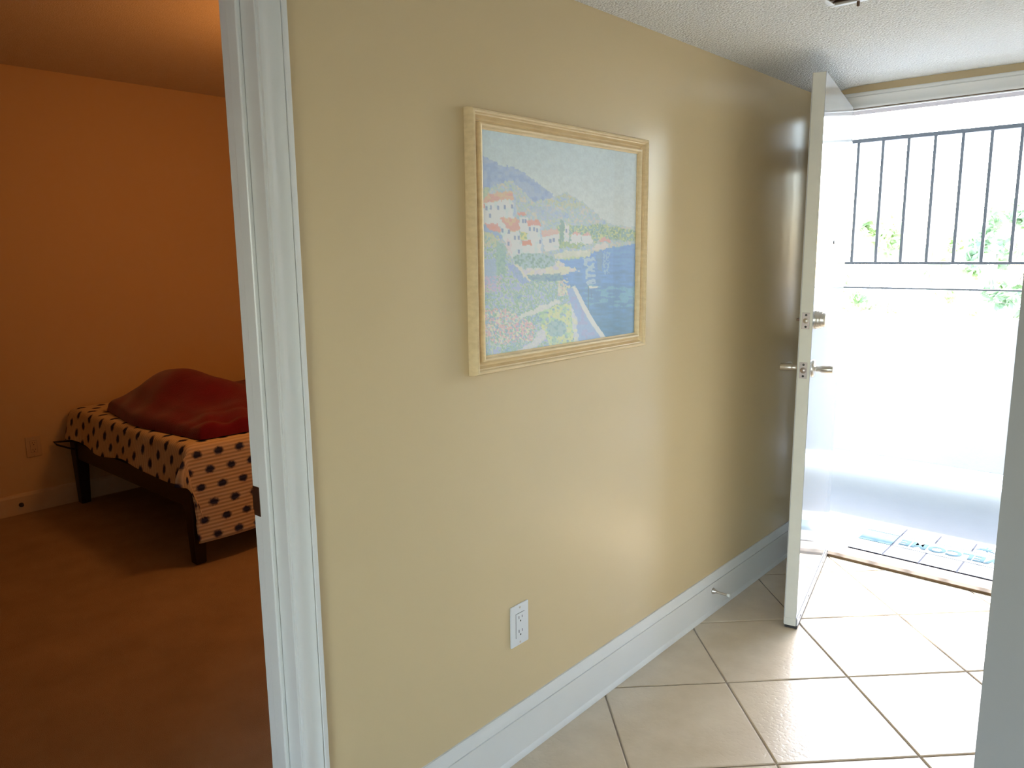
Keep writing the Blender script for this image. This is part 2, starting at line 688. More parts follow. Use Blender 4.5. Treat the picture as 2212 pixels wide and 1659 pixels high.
bm = bmesh.new()
box(bm, 0, OPX0 - 0.02, YE, YE + 0.15, -0.1, 2.5)
box(bm, OPX1 + 0.02, XW, YE, YE + 0.15, -0.1, 2.5)
box(bm, OPX0 - 0.02, OPX1 + 0.02, YE, YE + 0.15, OPZ + 0.02, 2.5)
we = finish('wall_entry', bm, M['wall'])
tag(we, 'tan wall strip above the open entry door', 'wall', kind='structure')

bm = bmesh.new()
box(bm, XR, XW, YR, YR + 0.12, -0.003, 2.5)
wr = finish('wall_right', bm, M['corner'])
tag(wr, 'white wall corner, its shade painted in grey, at the right edge of the hall', 'wall', kind='structure')

bm = bmesh.new()
box(bm, XR, XR + 0.12, YR + 0.12, YE, -0.003, 2.5)
wh = finish('wall_hall_right', bm, M['living'])
tag(wh, 'off white hall wall facing the picture, past the shaded corner', 'wall', kind='structure')

bm = bmesh.new()
WX0, WX1, WZ0, WZ1 = 1.9, 4.4, 0.35, 1.95
box(bm, -WT, WX0, YB - 0.12, YB, -0.1, 2.5)
box(bm, WX1, XW + 0.12, YB - 0.12, YB, -0.1, 2.5)
box(bm, WX0, WX1, YB - 0.12, YB, -0.1, WZ0)
box(bm, WX0, WX1, YB - 0.12, YB, WZ1, 2.5)
wb = finish('wall_back', bm, M['living'])
tag(wb, 'plain off white wall with an assumed wide window behind the viewer', 'wall', kind='structure')

bm = bmesh.new()
box(bm, XW, XW + 0.12, YB, YE + .15, -0.1, 2.5)
ww = finish('wall_living', bm, M['living'])
tag(ww, 'off white side wall of the living area', 'wall', kind='structure')

bm = bmesh.new()
box(bm, XB - 0.12, XB, -1.4, YE + .15, -0.1, HB + 0.1)
w = finish('wall_bedroom_far', bm, M['bedwall'])
tag(w, 'dim orange lit far wall of the bedroom behind the bed', 'wall', kind='structure')
bm = bmesh.new()
box(bm, XB, -WT, -1.4, -1.28, -0.1, HB + 0.1)
w = finish('wall_bedroom_near', bm, M['bedwall'])
tag(w, 'bedroom side wall nearest the viewer, left of the doorway', 'wall', kind='structure')
bm = bmesh.new()
box(bm, XB, -WT, YE, YE + .15, -0.1, HB + 0.1)
w = finish('wall_bedroom_head', bm, M['bedwall'])
tag(w, 'bedroom side wall at the head of the bed', 'wall', kind='structure')

# ------------------------------------------------------------------ ceilings
bm = bmesh.new()


def sm(t):
    t = max(0.0, min(1.0, t))
    return t * t * (3 - 2 * t)


nx, ny = 46, 60
gv = []
for i in range(nx + 1):
    x = XW * (i / nx) ** 1.6
    row = []
    for j in range(ny + 1):
        y = YE - (YE - YB) * (j / ny) ** 1.6
        z = H + 0.022 * sm(x / 0.16) * sm((y - 2.7) / 0.8) + 0.0012 * math.sin(7 * x + 3 * y)
        row.append(bm.verts.new((x, y, z)))
    gv.append(row)
for i in range(nx):
    for j in range(ny):
        bm.faces.new((gv[i][j], gv[i + 1][j], gv[i + 1][j + 1], gv[i][j + 1]))
ext = bmesh.ops.extrude_face_region(bm, geom=bm.faces[:])
for v in [e for e in ext['geom'] if isinstance(e, bmesh.types.BMVert)]:
    v.co.z = 2.5
ceil = finish('ceiling', bm, M['popcorn'], smooth=True)
smooth_by_angle(ceil, 40)
tag(ceil, 'pale grey popcorn textured ceiling over the hall', 'ceiling', kind='structure')

bm = bmesh.new()
box(bm, XB - 0.1, -WT, -1.4, YE + .15, HB, HB + 0.12)
c = finish('ceiling_bedroom', bm, M['bedceil'])
tag(c, 'dim textured bedroom ceiling glowing orange from the lamp', 'ceiling', kind='structure')

# ------------------------------------------------------------------ assumed living area window (behind the viewer)
w1 = empty('window_1', (WX0, YB, WZ0))
tag(w1, 'assumed wide white framed window of the living area, out of view', 'window', kind='structure')
WXM = (WX0 + WX1) / 2
for (x0, x1, z0, z1) in ((WX0, WX1, WZ0, WZ0 + .05), (WX0, WX1, WZ1 - .05, WZ1), (WX0, WX0 + .05, WZ0 + .05, WZ1 - .05),
                         (WX1 - .05, WX1, WZ0 + .05, WZ1 - .05), (WXM - .025, WXM + .025, WZ0 + .05, WZ1 - .05)):
    bm = bmesh.new()
    box(bm, x0, x1, YB - 0.08, YB - 0.02, z0, z1)
    finish('window_frame', bm, M['gloss'], w1, bevel=0.003)

# ------------------------------------------------------------------ bedroom door casing and jamb
CAS = [(0, 0), (0, .0085), (.003, .0105), (.008, .0112), (.014, .0098), (.021, .0094), (.029, .0103), (.036, .0128), (.0405, .0158),
       (.0418, .0134), (.0432, .0134), (.0446, .0165), (.0500, .0172), (.0545, .0162), (.0570, .0125), (.0570, 0)]
CI = JY + 0.0045     # casing inner edge
ZH = 2.036           # head jamb underside
tr1 = empty('trim_1', (0, JY, 0))
tag(tr1, 'white moulded casing and jamb of the bedroom doorway', 'door frame', kind='structure')
bm = bmesh.new()
prism(bm, CAS, lambda d, x: (x, CI + d, 0.001), lambda d, x: (x, CI + d, ZH + .0045 + d))
o = finish('casing', bm, M['gloss'], tr1)
smooth_by_angle(o, 30)
yl = y_head0 - 0.0045
bm = bmesh.new()
prism(bm, CAS, lambda d, x: (x, yl - d, 0.001), lambda d, x: (x, yl - d, ZH + .0045 + d))
o = finish('casing', bm, M['gloss'], tr1)
smooth_by_angle(o, 30)
bm = bmesh.new()
prism(bm, CAS, lambda d, x: (x, yl - d, ZH + .0045 + d), lambda d, x: (x, CI + d, ZH + .0045 + d))
o = finish('casing', bm, M['gloss'], tr1)
smooth_by_angle(o, 30)
for (y0, y1, z0, z1) in ((JY, JY + JT, 0.0, ZH + JT), (y_head0 - JT, y_head0, 0.0, ZH + JT), (y_head0, y_head1, ZH, ZH + JT)):
    bm = bmesh.new()
    box(bm, -WT - 0.002, 0.001, y0, y1, z0, z1)
    finish('jamb', bm, M['gloss'], tr1, bevel=0.0015)
for (y0, y1, z0, z1) in ((JY - .011, JY, 0.0, ZH - .011), (y_head0, y_head0 + .011, 0.0, ZH - .011), (y_head0, y_head1, ZH - .011, ZH)):
    bm = bmesh.new()
    box(bm, -0.080, -0.044, y0, y1, z0, z1)
    finish('stop_strip', bm, M['gloss'], tr1, bevel=0.004, bseg=3)
# strike plate with a curved lip on the bedroom side of the jamb
bm = bmesh.new()
box(bm, -0.120, -0.096, JY - 0.0016, JY, 0.898, 0.962)
prism(bm, [(-.1195, JY - .0016), (-.1195, JY), (-.1235, JY + .001), (-.128, JY + .004), (-.1285, JY + .0025), (-.124, JY - .0008)],
      lambda x, y: (x, y, .908), lambda x, y: (x, y, .952))
sp_ = finish('strike_plate', bm, M['bronze'], tr1, bevel=0.0005)
tag(sp_, 'dark bronze strike plate on the jamb')
# casing on the bedroom side
bm = bmesh.new()
prism(bm, CAS, lambda d, x: (-WT - x, CI + d, 0.001), lambda d, x: (-WT - x, CI + d, ZH + .0045 + d))
finish('casing', bm, M['gloss'], tr1)

# ------------------------------------------------------------------ baseboards
HBB = 0.1685
BASE = [(0, 0.0), (.0145, 0.0), (.0142, .008), (.0120, .0155), (.0098, .019), (.0098, .1265), (.0062, .1275), (.0062, .1305), (.0112, .132), (.0112, .138), (.0095, .147), (.0065, .156),
        (.0060, .162), (.0050, .1685), (0, .1685)]
bm = bmesh.new()
prism(bm, BASE, lambda x, z: (x, CI + .057, z + .0005), lambda x, z: (x, YE - 0.001, z + .0005))
bl = finish('baseboard_left', bm, M['gloss'])
smooth_by_angle(bl, 30)
tag(bl, 'white moulded baseboard along the beige hall wall', 'baseboard', kind='structure')
bm = bmesh.new()
prism(bm, [(0, 0), (.014, 0), (.014, .100), (.008, .115), (0, .118)], lambda x, z: (XB + x, -1.27, z - .001), lambda x, z: (XB + x, YE - .01, z - .001))
bf = finish('baseboard_bedroom', bm, M['bedtrim'])
tag(bf, 'painted baseboard along the far bedroom wall', 'baseboard', kind='structure')
bm = bmesh.new()
lathe(bm, [(.012, 0), (.013, .004), (.009, .012), (.009, .022), (0, .024)], 14, Matrix.Translation((XB + .0135, 1.286, .055)) @ Matrix.Rotation(math.radians(90), 4, 'Y'))
o = finish('wall_bumper', bm, M['rubber'], smooth=True, origin=(XB + .0135, 1.286, .055))
tag(o, 'small dark knob fixed to the bedroom baseboard', 'knob')

# ------------------------------------------------------------------ entry door frame and threshold
tr2 = empty('trim_2', (OPX0, YE, 0))
tag(tr2, 'white head casing and weathered jamb of the entry doorway', 'door frame', kind='structure')
bm = bmesh.new()
prism(bm, CAS, lambda d, x: (OPX0 - .05, YE - x, OPZ + .004 + d * 1.12), lambda d, x: (OPX1 + .05, YE - x, OPZ + .004 + d * 1.12))
o = finish('casing', bm, M['gloss'], tr2)
smooth_by_angle(o, 30)
bm = bmesh.new()
prism(bm, CAS, lambda d, x: (OPX0 - .004 - d, YE - x, .001), lambda d, x: (OPX0 - .004 - d, YE - x, OPZ + .003))
finish('casing', bm, M['gloss'], tr2)
bm = bmesh.new()
prism(bm, CAS, lambda d, x: (OPX1 + .004 + d, YE - x, .001), lambda d, x: (OPX1 + .004 + d, YE - x, OPZ + .003))
finish('casing', bm, M['gloss'], tr2)
bm = bmesh.new()
box(bm, OPX0 - .018, OPX1 + .018, YE + .0005, YE + .152, OPZ, OPZ + .018)
finish('head_jamb', bm, M['jambwood'], tr2, bevel=.002)
bm = bmesh.new()
box(bm, OPX0, OPX1, YE + .0005, YE + .012, OPZ - .004, OPZ)
finish('weatherstrip', bm, M['gloss'], tr2)
for x0 in (OPX0 - .018, OPX1):
    bm = bmesh.new()
    box(bm, x0, x0 + .018, YE + .0005, YE + .152, 0, OPZ)
    finish('side_jamb', bm, M['gloss'], tr2, bevel=.002)
bm = bmesh.new()
prism(bm, [(YE - .012, 0), (YE - .012, .010), (YE + .008, .019), (YE + .10, .021), (YE + .135, .008), (YE + .135, 0)],
      lambda y, z: (OPX0 + .001, y, z), lambda y, z: (OPX1 - .001, y, z))
th = finish('threshold', bm, M['thresh'], origin=(0.54, YE + .06, 0), bevel=.002)
tag(th, 'golden brown wooden door sill under the open entry door', 'threshold')

# ------------------------------------------------------------------ entry door (open leaf)
FX, FY, HX, HY = 0.3166, 2.7728, 0.1432, 3.6003
DL = math.hypot(FX - HX, FY - HY)
DT = 0.0445
door = empty('door_1', (HX, HY, 0))
door['_o'] = (0, 0, 0)
door.rotation_euler = (0, 0, math.atan2(FY - HY, FX - HX))
tag(door, 'white glossy entry door standing open into the hall', 'door', kind='structure')
bm = bmesh.new()
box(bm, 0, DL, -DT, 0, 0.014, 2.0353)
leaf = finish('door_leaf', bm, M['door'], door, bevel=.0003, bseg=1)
bm = bmesh.new()
box(bm, DL - .0005, DL + .0012, -DT + .002, -.0015, 0.016, 2.034)
e_ = finish('edge_strip', bm, M['edge'], leaf)
bm = bmesh.new()
box(bm, .0005, DL - .0005, -DT - .0012, -DT, 0.015, 2.0345)
finish('bounce_skin', bm, M['gloss'], leaf)  # pale skin added to bounce light onto the wall behind the door
ROT_PY = Matrix.Rotation(math.radians(-90), 4, 'X')    # local Z -> +Y
ROT_NY = Matrix.Rotation(math.radians(90), 4, 'X')     # local Z -> -Y


def edge_plate(zc, hole_r, boltmat):
    root = None
    bm = bmesh.new()
    box(bm, DL + .0012, DL + .0030, -DT + .0075, -.0105, zc - .0295, zc + .0295)
    root = finish('edge_plate', bm, M['steel'], door, bevel=.0006)
    for dz in (-.021, .021):
        bm = bmesh.new()
        lathe(bm, [(.0042, 0), (.0036, .0010), (0, .0012)], 12, Matrix.Translation((DL + .0030, -DT / 2 - .001, zc + dz)) @ Matrix.Rotation(math.radians(90), 4, 'Y'))
        finish('screw', bm, M['slot'], root)
    bm = bmesh.new()
    lathe(bm, [(hole_r + .0016, 0), (hole_r + .0012, .0012), (hole_r, .0012), (hole_r * .8, .0035), (0, .004)], 20,
          Matrix.Translation((DL + .0030, -DT / 2 - .001, zc)) @ Matrix.Rotation(math.radians(90), 4, 'Y'))
    finish('bolt', bm, boltmat, root, smooth=True)


edge_plate(1.186, .0082, M['nickel'])
edge_plate(1.006, .0095, M['steel'])
# deadbolt: ribbed collar outside, thumb turn inside
XK = DL - 0.06
bm = bmesh.new()
lathe(bm, [(.0345, 0), (.0345, .005), (.0325, .0055), (.0325, .010), (.0335, .0105), (.0325, .015), (.0305, .0155), (.0305, .020), (.031, .0205), (.030, .025),
           (.0265, .0255), (.0255, .033), (.0235, .036), (.012, .0375), (0, .0375)], 40, Matrix.Translation((XK, 0, 1.186)) @ ROT_PY)
db = finish('deadbolt_collar', bm, M['nickel'], door)
smooth_by_angle(db, 40)
bm = bmesh.new()
box(bm, XK - .0014, XK + .0014, .0374, .0379, 1.180, 1.192)
finish('keyhole', bm, M['slot'], db)
bm = bmesh.new()
lathe(bm, [(.021, 0), (.020, .003), (.0, .0035)], 28, Matrix.Translation((XK, -DT, 1.186)) @ ROT_NY)
tt = finish('thumb_turn_plate', bm, M['nickel'], door)
bm = bmesh.new()
box(bm, XK - .014, XK + .014, -DT - .020, -DT - .003, 1.181, 1.190)
finish('thumb_turn', bm, M['bronze'], tt, bevel=.002)


def lever(sign):
    y0 = 0 if sign > 0 else -DT
    rot = ROT_PY if sign > 0 else ROT_NY
    bm = bmesh.new()
    lathe(bm, [(.0325, 0), (.0325, .003), (.030, .0065), (.014, .009), (.0105, .012), (.0100, .024), (.0132, .029), (.0142, .034), (.0142, .066), (.0128, .0695), (0, .070)], 32,
          Matrix.Translation((XK, y0, 1.006)) @ rot)
    ro = finish('lever_rose', bm, M['nickel'], door)
    smooth_by_angle(ro, 40)
    bm = bmesh.new()
    ya = y0 + sign * .058
    tube(bm, [(XK, ya, 1.006), (XK - .03, ya + sign * .001, 1.0065), (XK - .06, ya, 1.006), (XK - .09, ya - sign * .003, 1.005), (XK - .106, ya - sign * .006, 1.0045)],
         [.0108, .0106, .010, .0095, .008], 14)
    finish('lever_grip', bm, M['nickel'], ro, smooth=True)


lever(1)
lever(-1)
bm = bmesh.new()
lathe(bm, [(.0075, 0), (.0075, .002), (.005, .0032), (.004, .0024), (0, .0024)], 18, Matrix.Translation((DL - .431, 0, 1.466)) @ ROT_PY)
ph = finish('peephole', bm, M['glassdark'], door)
tag(ph, 'small dark peephole')
# sweep strip with screws along the bottom of the leaf
bm = bmesh.new()
box(bm, 0.002, DL - 0.001, .0005, .0045, .010, .042)
sw = finish('door_sweep', bm, M['sweep'], door, bevel=.001)
for s in (.074, .271, .469, .662, .815):
    bm = bmesh.new()
    lathe(bm, [(.0042, 0), (.0036, .0015), (0, .002)], 12, Matrix.Translation((DL - s, .0045, .027)) @ ROT_PY)
    finish('screw', bm, M['slot'], sw)
bm = bmesh.new()
box(bm, 0.002, DL - 0.0005, -DT + .003, .004, .002, .0135)
finish('sweep_brush', bm, M['rubber'], sw)
bm = bmesh.new()
box(bm, DL + .0011, DL + .0022, -DT + .001, -.0008, .013, .042)
finish('sweep_end_cap', bm, M['edge'], sw)
for zc in (.20, 1.02, 1.84):
    bm = bmesh.new()
    lathe(bm, [(.0045, -.052), (.0062, -.050), (.0062, .050), (.0045, .052)], 14, Matrix.Translation((.001, -DT - .006, zc)))
    hg = finish('hinge', bm, M['nickel'], door)
    bm = bmesh.new()
    box(bm, -.0016, -.0002, -DT - .001, -DT + .033, zc - .05, zc + .05)
    finish('hinge_plate', bm, M['nickel'], hg)

# ------------------------------------------------------------------ picture
PY0, PY1, PZ0, PZ1 = 1.339, 2.121, 1.140, 1.778
FWD = 0.046
pic = empty('framed_picture', (0.0, (PY0 + PY1) / 2, PZ0))
tag(pic, 'blond wood framed seaside village painting hanging on the beige wall', 'picture')
MOULD = [(0, 0), (0, .012), (.0015, .021), (.005, .0275), (.0095, .0290), (.0135, .0270), (.0160, .0220), (.0175, .0215), (.0195, .0215), (.0215, .0160),
         (.0255, .0098), (.0300, .0080), (.0345, .0098), (.0375, .0155), (.0388, .0210), (.0420, .0228), (.0465, .0220), (.0492, .0185), (.0505, .0150), (.0550, .0130), (.055, 0)]
MOULD = [(d * FWD / .055, x) for d, x in MOULD]


def mould(a, b, nrm):
    """a,b: outer corners (y,z); nrm: inward direction; mitred ends."""
    a, b, nrm = Vector(a), Vector(b), Vector(nrm)
    t = (b - a).normalized()
    bm = bmesh.new()

    def f0(d, x):
        p = a + nrm * d + t * d
        return (x + .0006, p.x, p.y)

    def f1(d, x):
        p = b + nrm * d - t * d
        return (x + .0006, p.x, p.y)
    prism(bm, MOULD, f0, f1)
    o = finish('frame_rail', bm, M['frame'], pic)
    smooth_by_angle(o, 35)


mould((PY0, PZ0), (PY0, PZ1), (1, 0))
mould((PY1, PZ0), (PY1, PZ1), (-1, 0))
mould((PY0, PZ0), (PY1, PZ0), (0, 1))
mould((PY0, PZ1), (PY1, PZ1), (0, -1))

# painted sheet ------------------------------------------------------
AY0, AY1, AZ0, AZ1 = PY0 + FWD - .003, PY1 - FWD + .003, PZ0 + FWD - .003, PZ1 - FWD + .003
GN, GM = 280, 220


def homography(src, dst):
    A = []
    for (x, y), (u, v) in zip(src, dst):
        A.append([x, y, 1, 0, 0, 0, -u * x, -u * y, -u])
        A.append([0, 0, 0, x, y, 1, -v * x, -v * y, -v])
    _, _, Vt = np.linalg.svd(np.array(A, float))
    return Vt[-1].reshape(3, 3)


def vnoise(x, y, s, seed):
    rng = np.random.RandomState(seed)
    tab = rng.rand(256, 256)
    fx, fy = x / s, y / s
    ix, iy = np.floor(fx).astype(int), np.floor(fy).astype(int)
    tx, ty = fx - ix, fy - iy
    tx = tx * tx * (3 - 2 * tx)
    ty = ty * ty * (3 - 2 * ty)
    g_ = lambda a, b: tab[a % 256, b % 256]
    return (g_(ix, iy) * (1 - tx) + g_(ix + 1, iy) * tx) * (1 - ty) + (g_(ix, iy + 1) * (1 - tx) + g_(ix + 1, iy + 1) * tx) * ty


def inpoly(x, y, poly):
    r_ = np.zeros(x.shape, bool)
    n = len(poly)
    for i in range(n):
        x1, y1 = poly[i]
        x2, y2 = poly[(i + 1) % n]
        if y1 == y2:
            continue
        c_ = ((y1 > y) != (y2 > y)) & (x < (x2 - x1) * (y - y1) / (y2 - y1) + x1)
        r_ ^= c_
    return r_


def painting_colours():
    s_, t_ = np.meshgrid(np.linspace(0, 1, GN + 1), np.linspace(0, 1, GM + 1), indexing='ij')
    Hm = homography([(0, 0), (1, 0), (1, 1), (0, 1)], [(210, 215), (1085, 345), (1068, 1335), (228, 1470)])
    w_ = Hm[2, 0] * s_ + Hm[2, 1] * t_ + Hm[2, 2]
    X0 = (Hm[0, 0] * s_ + Hm[0, 1] * t_ + Hm[0, 2]) / w_
    Y0 = (Hm[1, 0] * s_ + Hm[1, 1] * t_ + Hm[1, 2]) / w_
    # brushy edges
    X = X0 + (vnoise(X0, Y0, 11, 1) - .5) * 14
    Y = Y0 + (vnoise(X0, Y0, 11, 2) - .5) * 14
    n1 = vnoise(X0, Y0, 9, 3)
    n2 = vnoise(X0, Y0, 20, 4)
    n3 = vnoise(X0, Y0, 6, 5)
    n4 = vnoise(X0, Y0, 60, 6)
    out = np.zeros(X.shape + (3,))

    def L3(c):
        return np.array(lin(*c)[:3])

    def put(mask, c, amt=1.0):
        c = np.asarray(c, float)
        if c.ndim == 1:
            c = np.broadcast_to(L3(c), out.shape)
        a = mask.astype(float)[..., None] * amt
        out[:] = out * (1 - a) + c * a

    def mixc(cols, nz):
        """dab-like colour mix driven by a noise field."""
        k = len(cols)
        cc = np.stack([L3(c) for c in cols])
        idx = np.clip((nz * 1.5 - .25) * k, 0, k - 1.001)
        i0 = idx.astype(int)
        f = (idx - i0)[..., None]
        f = np.clip((f - .3) / .4, 0, 1)
        return cc[i0] * (1 - f) + cc[np.minimum(i0 + 1, k - 1)] * f
    # sky
    tt_ = np.clip((Y0 - 220) / 420, 0, 1)[..., None]
    sky = L3((178, 197, 207)) * (1 - tt_) + L3((202, 207, 205)) * tt_
    out[:] = sky * (0.95 + 0.10 * n2[..., None])
    # far mountain
    put(inpoly(X, Y, [(190, 362), (270, 385), (330, 420), (400, 430), (470, 470), (540, 520), (600, 560), (650, 620), (560, 660), (190, 640)]),
        mixc([(138, 160, 200), (150, 170, 205), (160, 176, 204)], n2))
    # near hill
    put(inpoly(X, Y, [(190, 580), (260, 545), (340, 510), (385, 500), (430, 535), (500, 610), (560, 610), (620, 590), (690, 565), (760, 600), (830, 650), (880, 700), (960, 745), (1100, 750), (1100, 900), (190, 960)]),
        mixc([(160, 178, 205), (170, 188, 200), (182, 194, 180), (178, 190, 205), (200, 195, 185)], .5 * n1 + .5 * n2))
    put(inpoly(X, Y, [(560, 620), (690, 570), (820, 650), (700, 660)]) & (n1 > .45), mixc([(170, 185, 160), (190, 190, 150)], n3), .6)
    put(inpoly(X, Y, [(470, 640), (600, 640), (700, 700), (560, 720)]), (165, 180, 208), .45)
    # tree belt along the shore
    put(inpoly(X, Y, [(640, 750), (700, 740), (800, 745), (900, 735), (1000, 760), (1100, 770), (1100, 830), (900, 820), (800, 850), (640, 870)]),
        mixc([(120, 155, 135), (165, 185, 140), (200, 200, 150), (140, 170, 165)], n1))
    put(inpoly(X, Y, [(655, 720), (672, 720), (676, 830), (650, 830)]), (125, 160, 150), .9)
    put(inpoly(X, Y, [(205, 545), (265, 540), (260, 610), (205, 620)]), mixc([(150, 175, 160), (180, 190, 150)], n1), .8)
    white = mixc([(205, 214, 222), (216, 221, 224), (222, 222, 218)], n2)
    shade = mixc([(172, 186, 208), (186, 196, 212)], n2)
    roof = mixc([(222, 170, 145), (226, 180, 140), (215, 155, 140)], n2)
    red = mixc([(220, 140, 115), (214, 150, 140)], n2)
    # houses
    put(inpoly(X, Y, [(222, 622), (395, 598), (412, 720), (380, 760), (225, 740)]), white)
    put(inpoly(X, Y, [(392, 570), (410, 590), (412, 720), (396, 715)]), shade)
    put(inpoly(X, Y, [(210, 628), (262, 572), (395, 558), (402, 600), (300, 614)]), roof)
    put(inpoly(X, Y, [(205, 640), (235, 630), (235, 655), (205, 660)]), red)
    put(inpoly(X, Y, [(210, 748), (250, 745), (330, 800), (330, 830), (250, 790), (210, 780)]), (150, 170, 200))
    put(inpoly(X, Y, [(230, 738), (305, 738), (332, 782), (285, 785)]), red)
    put(inpoly(X, Y, [(320, 725), (430, 770), (442, 905), (385, 930), (330, 800)]), white)
    put(inpoly(X, Y, [(318, 703), (415, 705), (446, 772), (375, 778)]), roof)
    put(inpoly(X, Y, [(352, 820), (384, 830), (386, 900), (355, 880)]), (216, 190, 195), .7)
    put(inpoly(X, Y, [(425, 700), (475, 700), (480, 830), (440, 820)]), white)
    put(inpoly(X, Y, [(415, 678), (460, 672), (468, 690), (420, 692)]), red)
    put(inpoly(X, Y, [(478, 740), (548, 742), (562, 905), (470, 900)]), white)
    put(inpoly(X, Y, [(540, 742), (556, 760), (564, 905), (552, 905)]), shade)
    put(inpoly(X, Y, [(470, 715), (535, 712), (552, 745), (476, 750)]), red)
    put(inpoly(X, Y, [(435, 780), (470, 785), (470, 825), (440, 820)]), mixc([(150, 175, 120), (215, 205, 120)], n1), .9)
    put(inpoly(X, Y, [(436, 850), (500, 852), (500, 930), (440, 930)]), white)
    put(inpoly(X, Y, [(438, 824), (492, 830), (500, 856), (446, 858)]), (222, 140, 112))
    put(inpoly(X, Y, [(555, 808), (645, 792), (650, 880), (570, 890)]), white)
    put(inpoly(X, Y, [(550, 772), (640, 762), (650, 792), (558, 810)]), mixc([(226, 170, 165), (222, 180, 170)], n2))
    for a in ((678, 742, 706, 835), (714, 792, 772, 846), (776, 798, 832, 842)):
        put(inpoly(X, Y, [(a[0], a[1]), (a[2], a[1]), (a[2], a[3]), (a[0], a[3])]), white)
    for a in ((714, 772, 772, 795), (776, 780, 832, 800), (870, 805, 940, 830)):
        put(inpoly(X, Y, [(a[0], a[3]), ((a[0] + a[2]) / 2, a[1]), (a[2], a[3])]), mixc([(226, 175, 172), (216, 165, 160)], n2))
    put(inpoly(X, Y, [(650, 835), (770, 840), (760, 870), (650, 870)]) & (n1 > .4), mixc([(180, 190, 110), (150, 175, 140)], n3), .9)
    # windows
    for wx, wy in ((247, 655), (272, 650), (313, 652), (350, 648), (390, 645), (267, 697), (336, 775), (370, 782), (405, 815), (425, 812), (450, 722), (462, 724),
                   (488, 765), (510, 768), (527, 770), (425, 890), (545, 835), (600, 830), (620, 825), (370, 850), (690, 775)):
        put((np.abs(X0 - wx) < 5.5) & (np.abs(Y0 - wy) < 11), (105, 122, 165), .85)
    # sea
    sea_t = np.clip((Y0 - 850) / 450, 0, 1)[..., None]
    sea = L3((112, 156, 218)) * (1 - sea_t) + L3((70, 128, 168)) * sea_t
    rip = (vnoise(X0 * .25, Y0, 9, 8)[..., None] - .5)
    sea = sea * (1 + .35 * rip)
    put(inpoly(X, Y, [(560, 1060), (640, 940), (830, 895), (925, 868), (1100, 838), (1100, 1400), (905, 1400), (800, 1210), (735, 1080), (640, 1075)]), sea)
    put(inpoly(X, Y, [(790, 1060), (1100, 1080), (1100, 1190), (800, 1180)]) & (rip[..., 0] > 0), mixc([(110, 170, 175), (130, 185, 190)], n1), .5)
    # reflections on the water
    put(inpoly(X, Y, [(785, 925), (850, 915), (850, 1060), (800, 1075)]) & (vnoise(X0 * .3, Y0, 7, 9) > .38), (190, 203, 222), .7)
    put(inpoly(X, Y, [(855, 890), (890, 885), (890, 990), (862, 985)]), (118, 150, 180), .7)
    put(inpoly(X, Y, [(890, 890), (930, 890), (925, 1010), (900, 1010)]) & (n3 > .45), (175, 195, 220), .6)
    # quays and sand spits
    put(inpoly(X, Y, [(850, 850), (920, 835), (925, 868), (830, 885)]), (220, 205, 200), .9)
    put(inpoly(X, Y, [(620, 898), (690, 885), (822, 882), (826, 912), (700, 925), (630, 930)]), mixc([(218, 212, 200), (205, 205, 190)], n2))
    put(inpoly(X, Y, [(640, 922), (826, 912), (700, 935)]), (185, 198, 155), .8)
    put(inpoly(X, Y, [(430, 985), (560, 985), (640, 940), (690, 965), (768, 990), (690, 1008), (560, 1035), (470, 1040)]), mixc([(214, 205, 205), (206, 200, 212), (220, 210, 190)], n2))
    # bushes between houses and water
    put(inpoly(X, Y, [(395, 920), (440, 900), (560, 900), (640, 930), (620, 970), (470, 985), (400, 960)]), mixc([(120, 155, 150), (150, 178, 165), (170, 190, 195)], n1))
    put(inpoly(X, Y, [(470, 1020), (660, 1005), (680, 1050), (500, 1060)]), mixc([(100, 140, 165), (125, 160, 170)], n1), .9)
    # foreground garden
    garden = mixc([(128, 160, 188), (150, 180, 165), (165, 185, 205), (145, 178, 150), (190, 200, 190), (170, 180, 210)], .6 * n1 + .4 * n4)
    put(inpoly(X, Y, [(190, 790), (300, 820), (350, 900), (400, 960), (480, 1050), (640, 1050), (700, 1085), (745, 1090), (800, 1210), (905, 1400), (900, 1500), (190, 1520)]), garden)
    put(inpoly(X, Y, [(205, 770), (310, 800), (320, 860), (215, 870)]) & (n1 > .4), mixc([(215, 200, 170), (190, 195, 150)], n3), .8)
    put(inpoly(X, Y, [(210, 930), (300, 930), (300, 1060), (215, 1080)]), (160, 178, 212), .75)
    put(inpoly(X, Y, [(300, 830), (360, 860), (350, 1010), (300, 1020)]), mixc([(125, 165, 160), (150, 182, 170)], n1), .8)
    put(inpoly(X, Y, [(355, 960), (400, 960), (490, 1060), (440, 1070)]), (140, 160, 215), .6)
    put(inpoly(X, Y, [(395, 955), (420, 960), (495, 1055), (480, 1058)]), (218, 208, 190), .8)
    put(inpoly(X, Y, [(640, 1050), (700, 1040), (720, 1120), (640, 1130)]) & (n1 > .35), mixc([(215, 190, 190), (220, 212, 190)], n3), .8)
    # paths
    put(inpoly(X, Y, [(360, 1265), (520, 1200), (640, 1150), (655, 1165), (560, 1220), (420, 1262)]), (216, 214, 206), .85)
    put(inpoly(X, Y, [(400, 1440), (500, 1390), (545, 1310), (580, 1310), (575, 1370), (500, 1425)]), (214, 208, 212), .8)
    # flowers and grass
    put(inpoly(X, Y, [(210, 1210), (330, 1200), (520, 1290), (500, 1380), (300, 1400), (210, 1330)]) & (n3 > .48), mixc([(222, 170, 170), (226, 190, 180), (214, 160, 180), (228, 212, 190)], n1), .85)
    put(inpoly(X, Y, [(215, 1020), (330, 1030), (320, 1110), (215, 1120)]) & (n3 > .5), mixc([(214, 180, 200), (200, 170, 200)], n1), .7)
